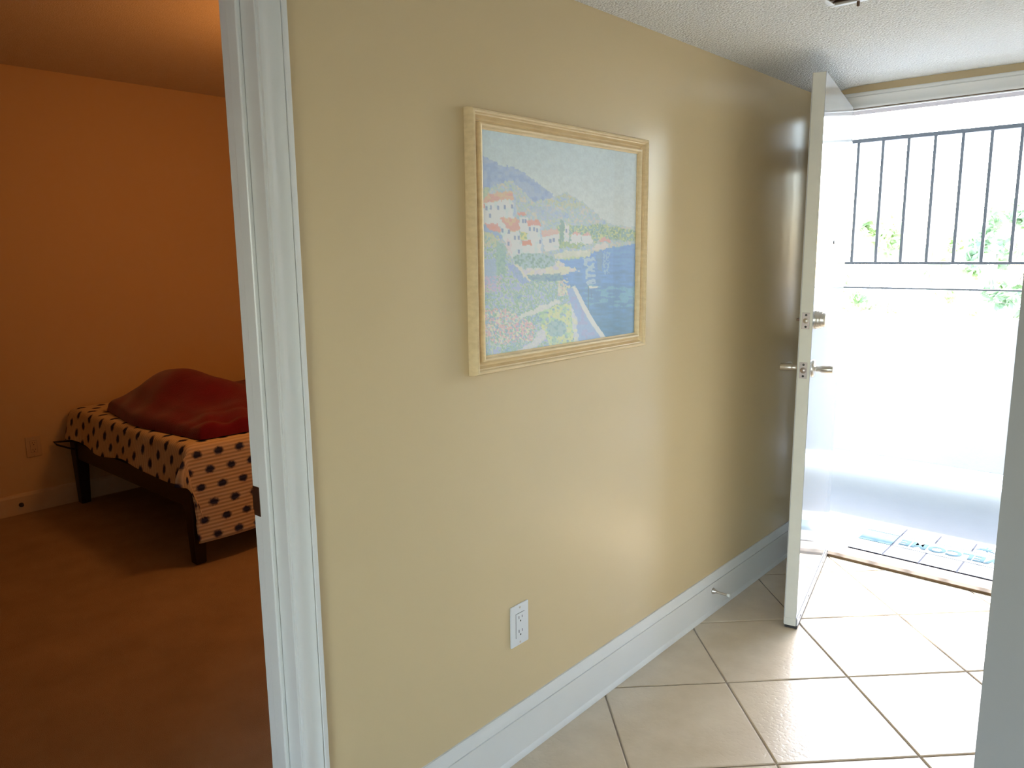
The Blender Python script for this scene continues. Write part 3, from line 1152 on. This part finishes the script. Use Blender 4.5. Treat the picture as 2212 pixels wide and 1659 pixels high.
    put(inpoly(X, Y, [(530, 1230), (640, 1180), (740, 1180), (730, 1400), (600, 1420)]) & (n1 > .3), mixc([(165, 198, 160), (190, 212, 160), (214, 216, 150)], n2), .75)
    put((((X - 635) / 55) ** 2 + ((Y - 1310) / 45) ** 2) < 1, mixc([(120, 165, 165), (150, 180, 190)], n1), .8)
    # sea wall
    put(inpoly(X0, Y0, [(690, 1090), (735, 1085), (790, 1200), (895, 1375), (820, 1400), (760, 1400), (735, 1250)]), mixc([(160, 165, 205), (150, 172, 212)], n2))
    put(inpoly(X, Y, [(715, 1180), (745, 1250), (760, 1420), (735, 1420)]), mixc([(216, 214, 190), (205, 205, 225)], n2), .9)
    put(inpoly(X0, Y0, [(722, 1082), (745, 1084), (800, 1190), (850, 1275), (915, 1365), (890, 1372), (820, 1275), (775, 1195)]), (226, 228, 224))
    # moored boat and mast
    put(inpoly(X0, Y0, [(812, 1076), (868, 1078), (856, 1088), (818, 1088)]), (244, 246, 246))
    put((np.abs(X0 - 811) < 2.6) & (Y0 > 1075) & (Y0 < 1210), (70, 110, 140), .8)
    put((np.abs(X0 - 828) < 3) & (Y0 > 1112) & (Y0 < 1140), (80, 110, 160), .7)
    out *= (0.94 + 0.12 * n3[..., None])
    out[:] = out * .70 + .30 * np.array([.60, .65, .68])  # pale haze painted in, standing for the glass's washed-out reflection
    return np.clip(out * 1.42, 0, 0.93)


cols = painting_colours()
verts = []
for i in range(GN + 1):
    for j in range(GM + 1):
        verts.append((0.0105, AY0 + (AY1 - AY0) * i / GN - pic.location.y, AZ1 + (AZ0 - AZ1) * j / GM - pic.location.z))
faces = []
for i in range(GN):
    for j in range(GM):
        a = i * (GM + 1) + j
        faces.append((a, a + 1, a + GM + 2, a + GM + 1))
me = bpy.data.meshes.new('painting_sheet')
me.from_pydata(verts, [], faces)
attr = me.color_attributes.new('paint', 'FLOAT_COLOR', 'POINT')
buf = np.ones((len(verts), 4), np.float32)
buf[:, :3] = cols.reshape(-1, 3)
attr.data.foreach_set('color', buf.ravel())
me.materials.append(M['paint'])
sheet = bpy.data.objects.new('painting_sheet', me)
COL.objects.link(sheet)
sheet.parent = pic
tag(sheet, 'pastel print of a white village above a blue bay')
bm = bmesh.new()
box(bm, .001, .0095, AY0, AY1, AZ0, AZ1)
finish('backing_board', bm, M['ticking'], pic)
bm = bmesh.new()
vv = [bm.verts.new((.0120, y, z)) for y, z in ((AY0, AZ0), (AY1, AZ0), (AY1, AZ1), (AY0, AZ1))]
bm.faces.new(vv)
gp = finish('glass_pane', bm, M['glass'], pic)
if gp.data.polygons[0].normal.x < 0:
    gp.data.flip_normals()

# ------------------------------------------------------------------ wall outlets
def outlet(origin, wdt, hgt, label, plastic, name='wall_outlet'):
    """plate on a wall facing +x; origin = lower left corner (x, y, z)."""
    ox, oy, oz = origin
    root = empty(name, (ox, oy + wdt / 2, oz))
    tag(root, label, 'outlet')
    bm = bmesh.new()
    box(bm, ox + .0003, ox + .0062, oy, oy + wdt, oz, oz + hgt)
    finish('cover_plate', bm, M[plastic], root, bevel=.0025, bseg=3)
    k = hgt / .114
    ym, zm = oy + wdt / 2, oz + hgt / 2
    bm = bmesh.new()
    box(bm, ox + .0060, ox + .0064, ym - .0172 * k, ym + .0172 * k, zm - .0340 * k, zm + .0340 * k)
    finish('insert_gap', bm, M['slot'], root)
    bm = bmesh.new()
    box(bm, ox + .0058, ox + .0080, ym - .0164 * k, ym + .0164 * k, zm - .0332 * k, zm + .0332 * k)
    ins = finish('receptacle', bm, M[plastic], root, bevel=.0008)
    for s in (-1, 1):
        zc = zm + s * .0193 * k + .002
        for dy, h_ in ((-.0063 * k, .0040 * k), (.0063 * k, .0034 * k)):
            bm = bmesh.new()
            box(bm, ox + .0079, ox + .0082, ym + dy - .0011, ym + dy + .0011, zc + .001 - h_, zc + .001 + h_)
            finish('slot', bm, M['slot'], ins)
        bm = bmesh.new()
        lathe(bm, [(.0026, 0), (.0026, .0003), (0, .0003)], 12, Matrix.Translation((ox + .0079, ym, zc - .0095 * k)) @ Matrix.Rotation(math.radians(90), 4, 'Y'))
        finish('ground_hole', bm, M['slot'], ins)
    for s in (-1, 1):
        bm = bmesh.new()
        lathe(bm, [(.0032, 0), (.0028, .0008), (0, .0010)], 12, Matrix.Translation((ox + .0062, ym, zm + s * .0485 * k)) @ Matrix.Rotation(math.radians(90), 4, 'Y'))
        finish('screw', bm, M['nickel'], root)
    return root


outlet((0, 1.4796, .3496), .0745, .1216, 'white duplex outlet low on the beige wall below the picture', 'plastic')
outlet((XB, 1.347, .315), .078, .118, 'dim outlet plate on the far bedroom wall left of the bed', 'ivory')

# ------------------------------------------------------------------ spring door stop on the baseboard
ds = empty('door_stop', (.0098, 2.690, .096))
tag(ds, 'small metal door stop sticking out of the hall baseboard', 'door stop')
RX = Matrix.Rotation(math.radians(90), 4, 'Y')
bm = bmesh.new()
lathe(bm, [(.0125, 0), (.0125, .002), (.0105, .006), (.0065, .013), (.0050, .018)], 20, Matrix.Translation((.0098, 2.690, .096)) @ RX)
finish('flange', bm, M['nickel'], ds, smooth=True)
bm = bmesh.new()
prof = []
for i in range(13):
    x = .016 + i * .0036
    prof += [(.0046, x), (.0054, x + .0012), (.0046, x + .0024)]
lathe(bm, prof, 14, Matrix.Translation((.0098, 2.690, .096)) @ RX)
finish('shaft', bm, M['nickel'], ds, smooth=True)
bm = bmesh.new()
lathe(bm, [(.0060, .061), (.0068, .063), (.0068, .071), (.0055, .074), (0, .0745)], 16, Matrix.Translation((.0098, 2.690, .096)) @ RX)
finish('rubber_tip', bm, M['ruberwhite'], ds, smooth=True)

# ------------------------------------------------------------------ ceiling vent
VX0, VX1, VY0, VY1 = .500, .860, 1.915, 2.275
vz = H - .001
cv = empty('ceiling_vent', ((VX0 + VX1) / 2, (VY0 + VY1) / 2, vz))
tag(cv, 'white framed brown louvred ceiling vent above the hall', 'vent')
fw = .018
for (x0, x1, y0, y1) in ((VX0, VX1, VY1 - fw, VY1), (VX0, VX1, VY0, VY0 + fw), (VX0, VX0 + fw, VY0 + fw, VY1 - fw), (VX1 - fw, VX1, VY0 + fw, VY1 - fw)):
    bm = bmesh.new()
    box(bm, x0, x1, y0, y1, vz - .014, vz + .001)
    finish('vent_frame', bm, M['gloss'], cv, bevel=.003)
bm = bmesh.new()
box(bm, VX0 + .01, VX1 - .01, VY0 + .01, VY1 - .01, vz - .002, vz)
finish('backing', bm, M['brownvent'], cv)
for k in range(13):
    y = VY1 - fw - .012 - k * .0245
    bm = bmesh.new()
    box(bm, VX0 + fw, VX1 - fw, -.010, .010, -.0008, .0008, Matrix.Translation((0, y, vz - .008)) @ Matrix.Rotation(math.radians(32), 4, 'X'))
    finish('louvre', bm, M['brownvent'], cv)
bm = bmesh.new()
lathe(bm, [(.004, 0), (.004, .010), (.003, .012), (0, .012)], 12, Matrix.Translation((.575, VY1 - .009, vz - .014)) @ Matrix.Rotation(math.radians(180), 4, 'X'))
finish('fixing_screw', bm, M['bronze'], cv)

# ------------------------------------------------------------------ bed in the bedroom
BX0, BX1, BY0, BY1 = -3.535, -2.055, 1.565, 3.57
bed = empty('bed_frame', ((BX0 + BX1) / 2, (BY0 + BY1) / 2, 0))
tag(bed, 'low black wooden bed frame with tapered legs in the bedroom', 'bed')


def tapered_leg(cx, cy):
    bm = bmesh.new()
    rings = []
    for hh, zz in ((.036, .375), (.0355, .30), (.030, .12), (.026, .004), (.024, 0.0)):
        rings.append([bm.verts.new((cx + sx * hh, cy + sy * hh, zz)) for sx, sy in ((-1, -1), (1, -1), (1, 1), (-1, 1))])
    for a, b in zip(rings[:-1], rings[1:]):
        for i in range(4):
            bm.faces.new((a[i], a[(i + 1) % 4], b[(i + 1) % 4], b[i]))
    bm.faces.new(rings[0])
    bm.faces.new(list(reversed(rings[-1])))
    finish('leg', bm, M['black'], bed, bevel=.004)


for cx in (BX0 + .037, BX1 - .037):
    for cy in (BY0 + .037, BY1 - .037):
        tapered_leg(cx, cy)
for nm, a in (('side_rail', (BX0 + .01, BX0 + .036, BY0 + .075, BY1 - .075)), ('side_rail', (BX1 - .036, BX1 - .01, BY0 + .075, BY1 - .075)),
              ('foot_rail', (BX0 + .075, BX1 - .075, BY0 + .012, BY0 + .038)), ('head_rail', (BX0 + .075, BX1 - .075, BY1 - .038, BY1 - .012))):
    bm = bmesh.new()
    box(bm, *a, .275, .372)
    finish(nm, bm, M['black'], bed, bevel=.003)
for k in range(9):
    y = BY0 + .12 + k * .225
    bm = bmesh.new()
    box(bm, BX0 + .036, BX1 - .036, y, y + .07, .352, .372)
    finish('slat', bm, M['black'], bed)
# metal mattress retainer sticking out at the foot corner
bm = bmesh.new()
tube(bm, [(BX0 + .06, BY0 + .01, .384), (BX0 + .02, BY0 - .06, .386), (BX0 + .01, BY0 - .085, .387), (BX0 + .028, BY0 - .075, .371), (BX0 + .06, BY0 - .02, .345), (BX0 + .07, BY0 + .006, .335)], .0055, 8)
finish('retainer_loop', bm, M['black'], bed, smooth=True)

bm = bmesh.new()
box(bm, BX0 + .03, BX1 - .03, BY0 + .03, BY1 - .03, .373, .560)
mt = finish('mattress', bm, M['ticking'], bevel=.05, bseg=4, origin=((BX0 + BX1) / 2, (BY0 + BY1) / 2, .373))
tag(mt, 'thick mattress hidden under the dotted bedspread', 'mattress')

# bedspread: one cloth folded over the mattress edges
TX0, TX1, TY0, TY1 = BX0 + .022, BX1 - .012, BY0 + .010, BY1 - .02
ZT = .572
rr = .035
HANG_SIDE, HANG_FOOT, HANG_WALL = .445, .165, .10


def fold(t):
    """distance past the edge start -> (outward, down)"""
    q = math.pi * rr / 2
    if t <= 0:
        return t, 0.0
    if t < q:
        a = t / rr
        return rr * math.sin(a), rr * (1 - math.cos(a))
    return rr, rr + (t - q)


nu, nv = 110, 120
u_tot0, u_tot1 = -HANG_WALL, (TX1 - TX0) + HANG_SIDE
v_tot0, v_tot1 = -HANG_FOOT, (TY1 - TY0)
verts, uvs = [], []
for i in range(nu + 1):
    u = u_tot0 + (u_tot1 - u_tot0) * i / nu
    for j in range(nv + 1):
        v = v_tot0 + (v_tot1 - v_tot0) * (j / nv) ** 1.25
        du = u - (TX1 - TX0 - rr)
        dw = rr - u
        dv = rr - v
        x, y, z = TX0 + u, TY0 + v, ZT
        dn = 0.0
        ou, dnu = fold(du)
        ow, dnw = fold(dw)
        of, dnf = fold(dv)
        if du > 0:
            x = TX1 - rr + ou
        elif dw > 0:
            x = TX0 + rr - ow
        if dv > 0:
            y = TY0 + rr - of
        dn = (max(dnu, 0) ** 4 + max(dnw, 0) ** 4 + max(dnf, 0) ** 4) ** .25
        z = ZT - dn
        # top undulation, rising a little towards the pillows
        if dn < .02:
            z += .003 * math.sin(5 * x + 1.3) * math.sin(4 * y) + .035 * sm((y - 2.3) / .8)
        # the foot hem flares and waves
        if dnf > .03 and dnu < .05:
            y -= .18 * (dnf - .03) + .008 * math.sin(14 * x) * (dnf / .16)
            z += .012 * math.sin(9 * x + .6) * (dnf / .16)
        # the long side drape: gentle folds and a slanted free corner
        if dnu > .03:
            k = (dnu - .03) / (HANG_SIDE - .03)
            x += .030 * k + .010 * math.sin(11 * y + 1) * k
            if dnf > 0:
                f = min(1, dnf / (HANG_FOOT - .03))
                y += f * (-.045 + .115 * k)
                x += .015 * f * (1 - k)
        verts.append((x, y, max(z, .02)))
        uvs.append((u, v))
faces = []
for i in range(nu):
    for j in range(nv):
        a = i * (nv + 1) + j
        faces.append((a, a + nv + 1, a + nv + 2, a + 1))
me = bpy.data.meshes.new('bedspread')
oc = Vector(((TX0 + TX1) / 2, (TY0 + TY1) / 2, .2))
me.from_pydata([(p[0] - oc.x, p[1] - oc.y, p[2] - oc.z) for p in verts], [], faces)
uvl = me.uv_layers.new(name='UVMap')
for lp in me.loops:
    uvl.data[lp.index].uv = uvs[lp.vertex_index]
for p in me.polygons:
    p.use_smooth = True
me.materials.append(M['spread'])
spread = bpy.data.objects.new('bedspread', me)
COL.objects.link(spread)
spread.location = oc
sd = spread.modifiers.new('thickness', 'SOLIDIFY')
sd.thickness = .005
sd.offset = 1
tag(spread, 'cream ribbed bedspread with dark blue dots draped over the bed', 'bedspread')

# red blanket heaped at the foot of the bed
nb, nc = 80, 64
verts, faces = [], []
LX0, LX1, LY0, LY1 = -3.275, -2.075, 1.615, 2.72


def blanket_h(p, q):
    x = LX0 + (LX1 - LX0) * p
    y = LY0 + (LY1 - LY0) * q
    e = min(p, 1 - p) * (LX1 - LX0)
    e2 = min(q, 1 - q) * (LY1 - LY0)
    ed = min(e, e2)
    rim = math.sqrt(max(0, 1 - (1 - min(1, ed / .05)) ** 2))
    h = .055 * rim
    hump = .165 * math.exp(-((x + 2.93) / .30) ** 2 - ((y - 1.93) / .22) ** 2)
    hump += .095 * math.exp(-((x + 2.62) / .24) ** 2 - ((y - 2.05) / .26) ** 2)
    hump += .03 * math.exp(-((x + 2.3) / .2) ** 2 - ((y - 2.2) / .4) ** 2)
    h += hump * min(1, ed / .14)
    h += .007 * rim * (math.sin(26 * x + 9 * y) * .5 + math.sin(17 * y - 11 * x + 2) * .5)
    # stacked folds towards the hall side
    f = sm((x + 2.45) / .3)
    h += f * rim * (.010 * math.sin(34 * (y + .35 * x)) + .010 * abs(math.sin(21 * (x - .3 * y))))
    return x, y, h


for i in range(nb + 1):
    for j in range(nc + 1):
        p, q = i / nb, j / nc
        x, y, h = blanket_h(p, q)
        # rounded, uneven outline
        cx, cy = (LX0 + LX1) / 2, (LY0 + LY1) / 2
        a, b = (2 * p - 1), (2 * q - 1)
        k = 1 - .045 * (a * a * b * b) * 2
        x = cx + (x - cx) * k + .012 * math.sin(9 * y)
        y = cy + (y - cy) * k + .012 * math.sin(8 * x + 1)
        zb = ZT + .012 + .035 * sm((y - 2.3) / .8)
        verts.append((x, y, zb + h))
n_top = len(verts)
for i in range(nb + 1):
    for j in range(nc + 1):
        x, y, z = verts[i * (nc + 1) + j]
        verts.append((x, y, ZT + .010 + .035 * sm((y - 2.3) / .8)))
for i in range(nb):
    for j in range(nc):
        a = i * (nc + 1) + j
        faces.append((a, a + nc + 1, a + nc + 2, a + 1))
        faces.append((n_top + a, n_top + a + 1, n_top + a + nc + 2, n_top + a + nc + 1))
for i in range(nb):
    for j in (0, nc):
        a, b = i * (nc + 1) + j, (i + 1) * (nc + 1) + j
        faces.append((a, b, n_top + b, n_top + a))
for j in range(nc):
    for i in (0, nb):
        a, b = i * (nc + 1) + j, i * (nc + 1) + j + 1
        faces.append((a, b, n_top + b, n_top + a))
bm = bmesh.new()
bvs = [bm.verts.new(v) for v in verts]
for f in faces:
    bm.faces.new([bvs[i] for i in f])
bk = finish('blanket', bm, M['blanket'], smooth=True, origin=((LX0 + LX1) / 2, (LY0 + LY1) / 2, ZT + .01))
tag(bk, 'dark red blanket heaped on the foot of the bed', 'blanket')

# ------------------------------------------------------------------ outside: walkway, parapet, railing
YP = 5.30
bm = bmesh.new()
box(bm, -7, 6, YE + .1725, YP + .06, -.22, -.004)
box(bm, OPX0 - .02, OPX1 + .02, YE + .0005, YE + .1725, -.22, -.004)
wk = finish('walkway', bm, M['concrete'])
tag(wk, 'grey concrete walkway outside the entry door', 'walkway', kind='structure')
bm = bmesh.new()
box(bm, -7, 6, YE + .172, YP + .12, 2.52, 2.74)
box(bm, -7, 6, YP + .12, YP + .26, 2.445, 2.74)  # edge beam added out of view to trim the indoor sun patch
so = finish('walkway_ceiling', bm, M['stucco'])
tag(so, 'unseen white slab above the outside walkway, edge lowered to cut the sun', 'ceiling', kind='structure')
bm = bmesh.new()
box(bm, -7, XB - .12, YE + .0, YE + .15, -.22, 2.52)
box(bm, XW + .12, 6, YE, YE + .15, -.22, 2.52)
box(bm, XB - .12, OPX0 - .02, YE + .15, YE + .17, -.22, 2.52)
box(bm, OPX1 + .02, XW + .12, YE + .15, YE + .17, -.22, 2.52)
box(bm, OPX0 - .02, OPX1 + .02, YE + .15, YE + .17, OPZ + .02, 2.52)
fc = finish('wall_facade', bm, M['stucco'])
tag(fc, 'white outside wall of the building beside the entry', 'wall', kind='structure')

bm = bmesh.new()
box(bm, -6.9, 5.9, YP, YP + .10, .083, 1.019)
pp = finish('parapet_panel', bm, M['panel'], origin=(-.5, YP + .05, .083), bevel=.006)
tag(pp, 'white stucco parapet panel raised above the walkway floor', 'parapet', kind='structure')

rl = empty('railing', (0.0, YP + .05, 0))
tag(rl, 'grey metal railing with upright bars above the white parapet', 'railing')
YR0 = YP + .012
for nm, z0, z1, t in (('top_rail', 2.106, 2.130, .030), ('middle_rail', 1.338, 1.354, .022), ('lower_rail', 1.181, 1.192, .016)):
    bm = bmesh.new()
    box(bm, -6.9, 5.9, YR0, YR0 + t, z0, z1)
    finish(nm, bm, M['rail'], rl, bevel=.002)
bm = bmesh.new()
box(bm, -.0085, .0085, -.0085, .0085, 1.353, 2.107)
bar0 = finish('bar', bm, M['rail'], rl, origin=(0, 0, 0))
first = True
for k in range(-26, 34):
    x = -.3806 + .1483 * k
    loc = (x, YR0 + .011 - rl.location.y, 0)
    if first:
        bar0.location = loc
        first = False
    else:
        copy_part(bar0, rl, loc)
for x in (-5.0, -1.45, 1.75, 5.2):
    bm = bmesh.new()
    box(bm, x - .025, x + .025, YP + .105, YP + .155, -.3, 2.518)
    finish('post', bm, M['rail'], rl)
    for zz in (.3, .9, 1.186, 1.346, 2.118):
        bm = bmesh.new()
        box(bm, x - .02, x + .02, YP + .02, YP + .106, zz - .006, zz + .006)
        finish('bracket', bm, M['rail'], rl)

# ------------------------------------------------------------------ welcome mat
MX0, MX1, MY0, MY1 = .190, .965, 3.748, 4.190
MZ = -.004
wm = empty('doormat', ((MX0 + MX1) / 2, (MY0 + MY1) / 2, MZ))
tag(wm, 'pale welcome mat printed with planks outside the entry door', 'doormat')
bm = bmesh.new()
box(bm, MX0, MX1, MY0, MY1, MZ, MZ + .008)
finish('mat_base', bm, M['matdark'], wm, bevel=.002)
xs = [MX0, .348, .505, .662, .819, MX1]
rows = ((3.748, 3.897, 0), (3.897, 4.056, 1), (4.056, 4.190, 2))
for y0, y1, kind in rows:
    if kind == 1:
        cells = [(MX0, .348, 'matblue'), (.348, .868, 'matwhite'), (.868, MX1, 'matblue')]
    else:
        cells = [(a, b, 'matwhite') for a, b in zip(xs[:-1], xs[1:])]
    for a, b, mm in cells:
        bm = bmesh.new()
        box(bm, a + .0035, b - .0035, y0 + .003, y1 - .003, MZ + .0075, MZ + .0105)
        finish('plank', bm, M[mm], wm, bevel=.001)
fcu = bpy.data.curves.new('mat_text', 'FONT')
fcu.body = 'WELCOME'
fcu.size = .1
fcu.space_character = 1.05
fcu.align_x = 'CENTER'
fcu.align_y = 'CENTER'
fcu.extrude = .0006
fcu.offset = .004
fo = bpy.data.objects.new('mat_text_curve', fcu)
COL.objects.link(fo)
bpy.context.view_layer.update()
tme = bpy.data.meshes.new_from_object(fo.evaluated_get(bpy.context.evaluated_depsgraph_get()))
bpy.data.objects.remove(fo, do_unlink=True)
xsv = [v.co.x for v in tme.vertices]
sc = .470 / (max(xsv) - min(xsv))
tme.transform(Matrix.Rotation(math.pi, 4, 'Z') @ Matrix.Diagonal((sc, sc * 1.15, 1, 1)))
tme.materials.clear()
tme.materials.append(M['matink'])
to = bpy.data.objects.new('lettering', tme)
COL.objects.link(to)
to.parent = wm
to.location = (.602 - wm.location.x, 3.977 - wm.location.y, .0113)
tag(to, 'blue capital letters reading WELCOME')
# printed palm sprig in the far row
bm = bmesh.new()
for k in range(9):
    a = math.radians(20 + k * 37)
    L_ = .035 + .012 * ((k * 7) % 3)
    cx, cy = .715, 4.118
    d = Vector((math.cos(a), math.sin(a) * .8, 0))
    nrm = Vector((-d.y, d.x, 0))
    zt = MZ + .0108 + k * .00003
    p0 = Vector((cx, cy, zt))
    pts = [p0, p0 + d * L_ * .45 + nrm * .008, p0 + d * L_, p0 + d * L_ * .45 - nrm * .008]
    bm.faces.new([bm.verts.new(p) for p in pts])
finish('palm_print', bm, M['matink'], wm)

# ------------------------------------------------------------------ ground and trees beyond the railing
bm = bmesh.new()
box(bm, -70, 70, YP + .5, 110, -3.4, -3.2)
gd = finish('ground', bm, M['ground'])
tag(gd, 'sunlit pale ground beyond the walkway', 'ground', kind='structure')


def tree(x, y, height, crad, leafmat, label, seed, nleaf=4200, low=.25, leaf=.17):
    rnd = random.Random(seed)
    z0 = -3.2
    root = empty('tree', (x, y, z0))
    tag(root, label, 'tree', 'trees beyond the railing')
    bm = bmesh.new()
    top = z0 + height
    pts, rad = [], []
    for k in range(7):
        t = k / 6
        pts.append((x + .25 * math.sin(2.2 * t + seed), y + .2 * math.sin(1.7 * t + seed * 2), z0 + t * height * .8))
        rad.append(.20 * (1 - .8 * t) * height / 7)
    tube(bm, pts, rad, 9)
    for k in range(7):
        a = rnd.uniform(0, 6.28)
        b = pts[2 + k % 4]
        tube(bm, [b, (b[0] + math.cos(a) * crad * .4, b[1] + math.sin(a) * crad * .4, b[2] + .5), (b[0] + math.cos(a) * crad * .8, b[1] + math.sin(a) * crad * .8, b[2] + 1.2)],
             [.06, .04, .015], 6)
    finish('trunk', bm, M['bark'], root, smooth=True)
    vs_, fs_ = [], []
    clumps = []
    for k in range(26):
        th, ph = rnd.uniform(0, 6.28), rnd.uniform(0, 1)
        rad_ = crad * math.sqrt(rnd.uniform(.05, 1)) * math.sin(math.pi * (.15 + .8 * ph)) ** .6
        clumps.append((x + rad_ * math.cos(th), y + rad_ * math.sin(th), z0 + height * (low + (1 - low) * ph), crad * rnd.uniform(.25, .42)))
    for k in range(nleaf):
        c_ = rnd.choice(clumps)
        while True:
            d = Vector((rnd.uniform(-1, 1), rnd.uniform(-1, 1), rnd.uniform(-1, 1)))
            if .1 < d.length < 1:
                break
        d = d * (.55 + .45 * rnd.random())
        p = Vector(c_[:3]) + d * c_[3]
        n_ = Vector((rnd.gauss(0, 1), rnd.gauss(0, 1), rnd.gauss(.6, 1))).normalized()
        a_ = n_.orthogonal().normalized()
        a_.rotate(Matrix.Rotation(rnd.uniform(0, 6.28), 3, n_))
        b_ = n_.cross(a_)
        s = leaf * rnd.uniform(.6, 1.2)
        i0 = len(vs_)
        o_ = Vector((x, y, z0))
        for q in (p - a_ * s, p + b_ * s * .45, p + a_ * s, p - b_ * s * .45):
            vs_.append(tuple(q - o_))
        fs_.append((i0, i0 + 1, i0 + 2, i0 + 3))
    me = bpy.data.meshes.new('foliage')
    me.from_pydata(vs_, [], fs_)
    me.materials.append(leafmat)
    fo_ = bpy.data.objects.new('foliage', me)
    COL.objects.link(fo_)
    fo_.parent = root
    fo_['kind'] = 'stuff'


tree(-1.9, 20.5, 5.6, .80, M['leaf2'], 'dark green slender tree behind the right part of the railing', 3, 750, .50)
tree(1.3, 19.6, 9.5, 2.0, M['leaf'], 'tall sunlit tree mirrored in the glossy entry door', 5, 4200, .2)
tree(-5.2, 22.0, 5.3, 1.1, M['leaf'], 'bushy light green tree behind the left part of the railing', 11, 1300, .45)
tree(-3.6, 24.5, 4.9, 1.2, M['leaf'], 'low light green tree behind the middle of the railing', 17, 900, .5)

# drop helper properties
for o in bpy.data.objects:
    if '_o' in o:
        del o['_o']
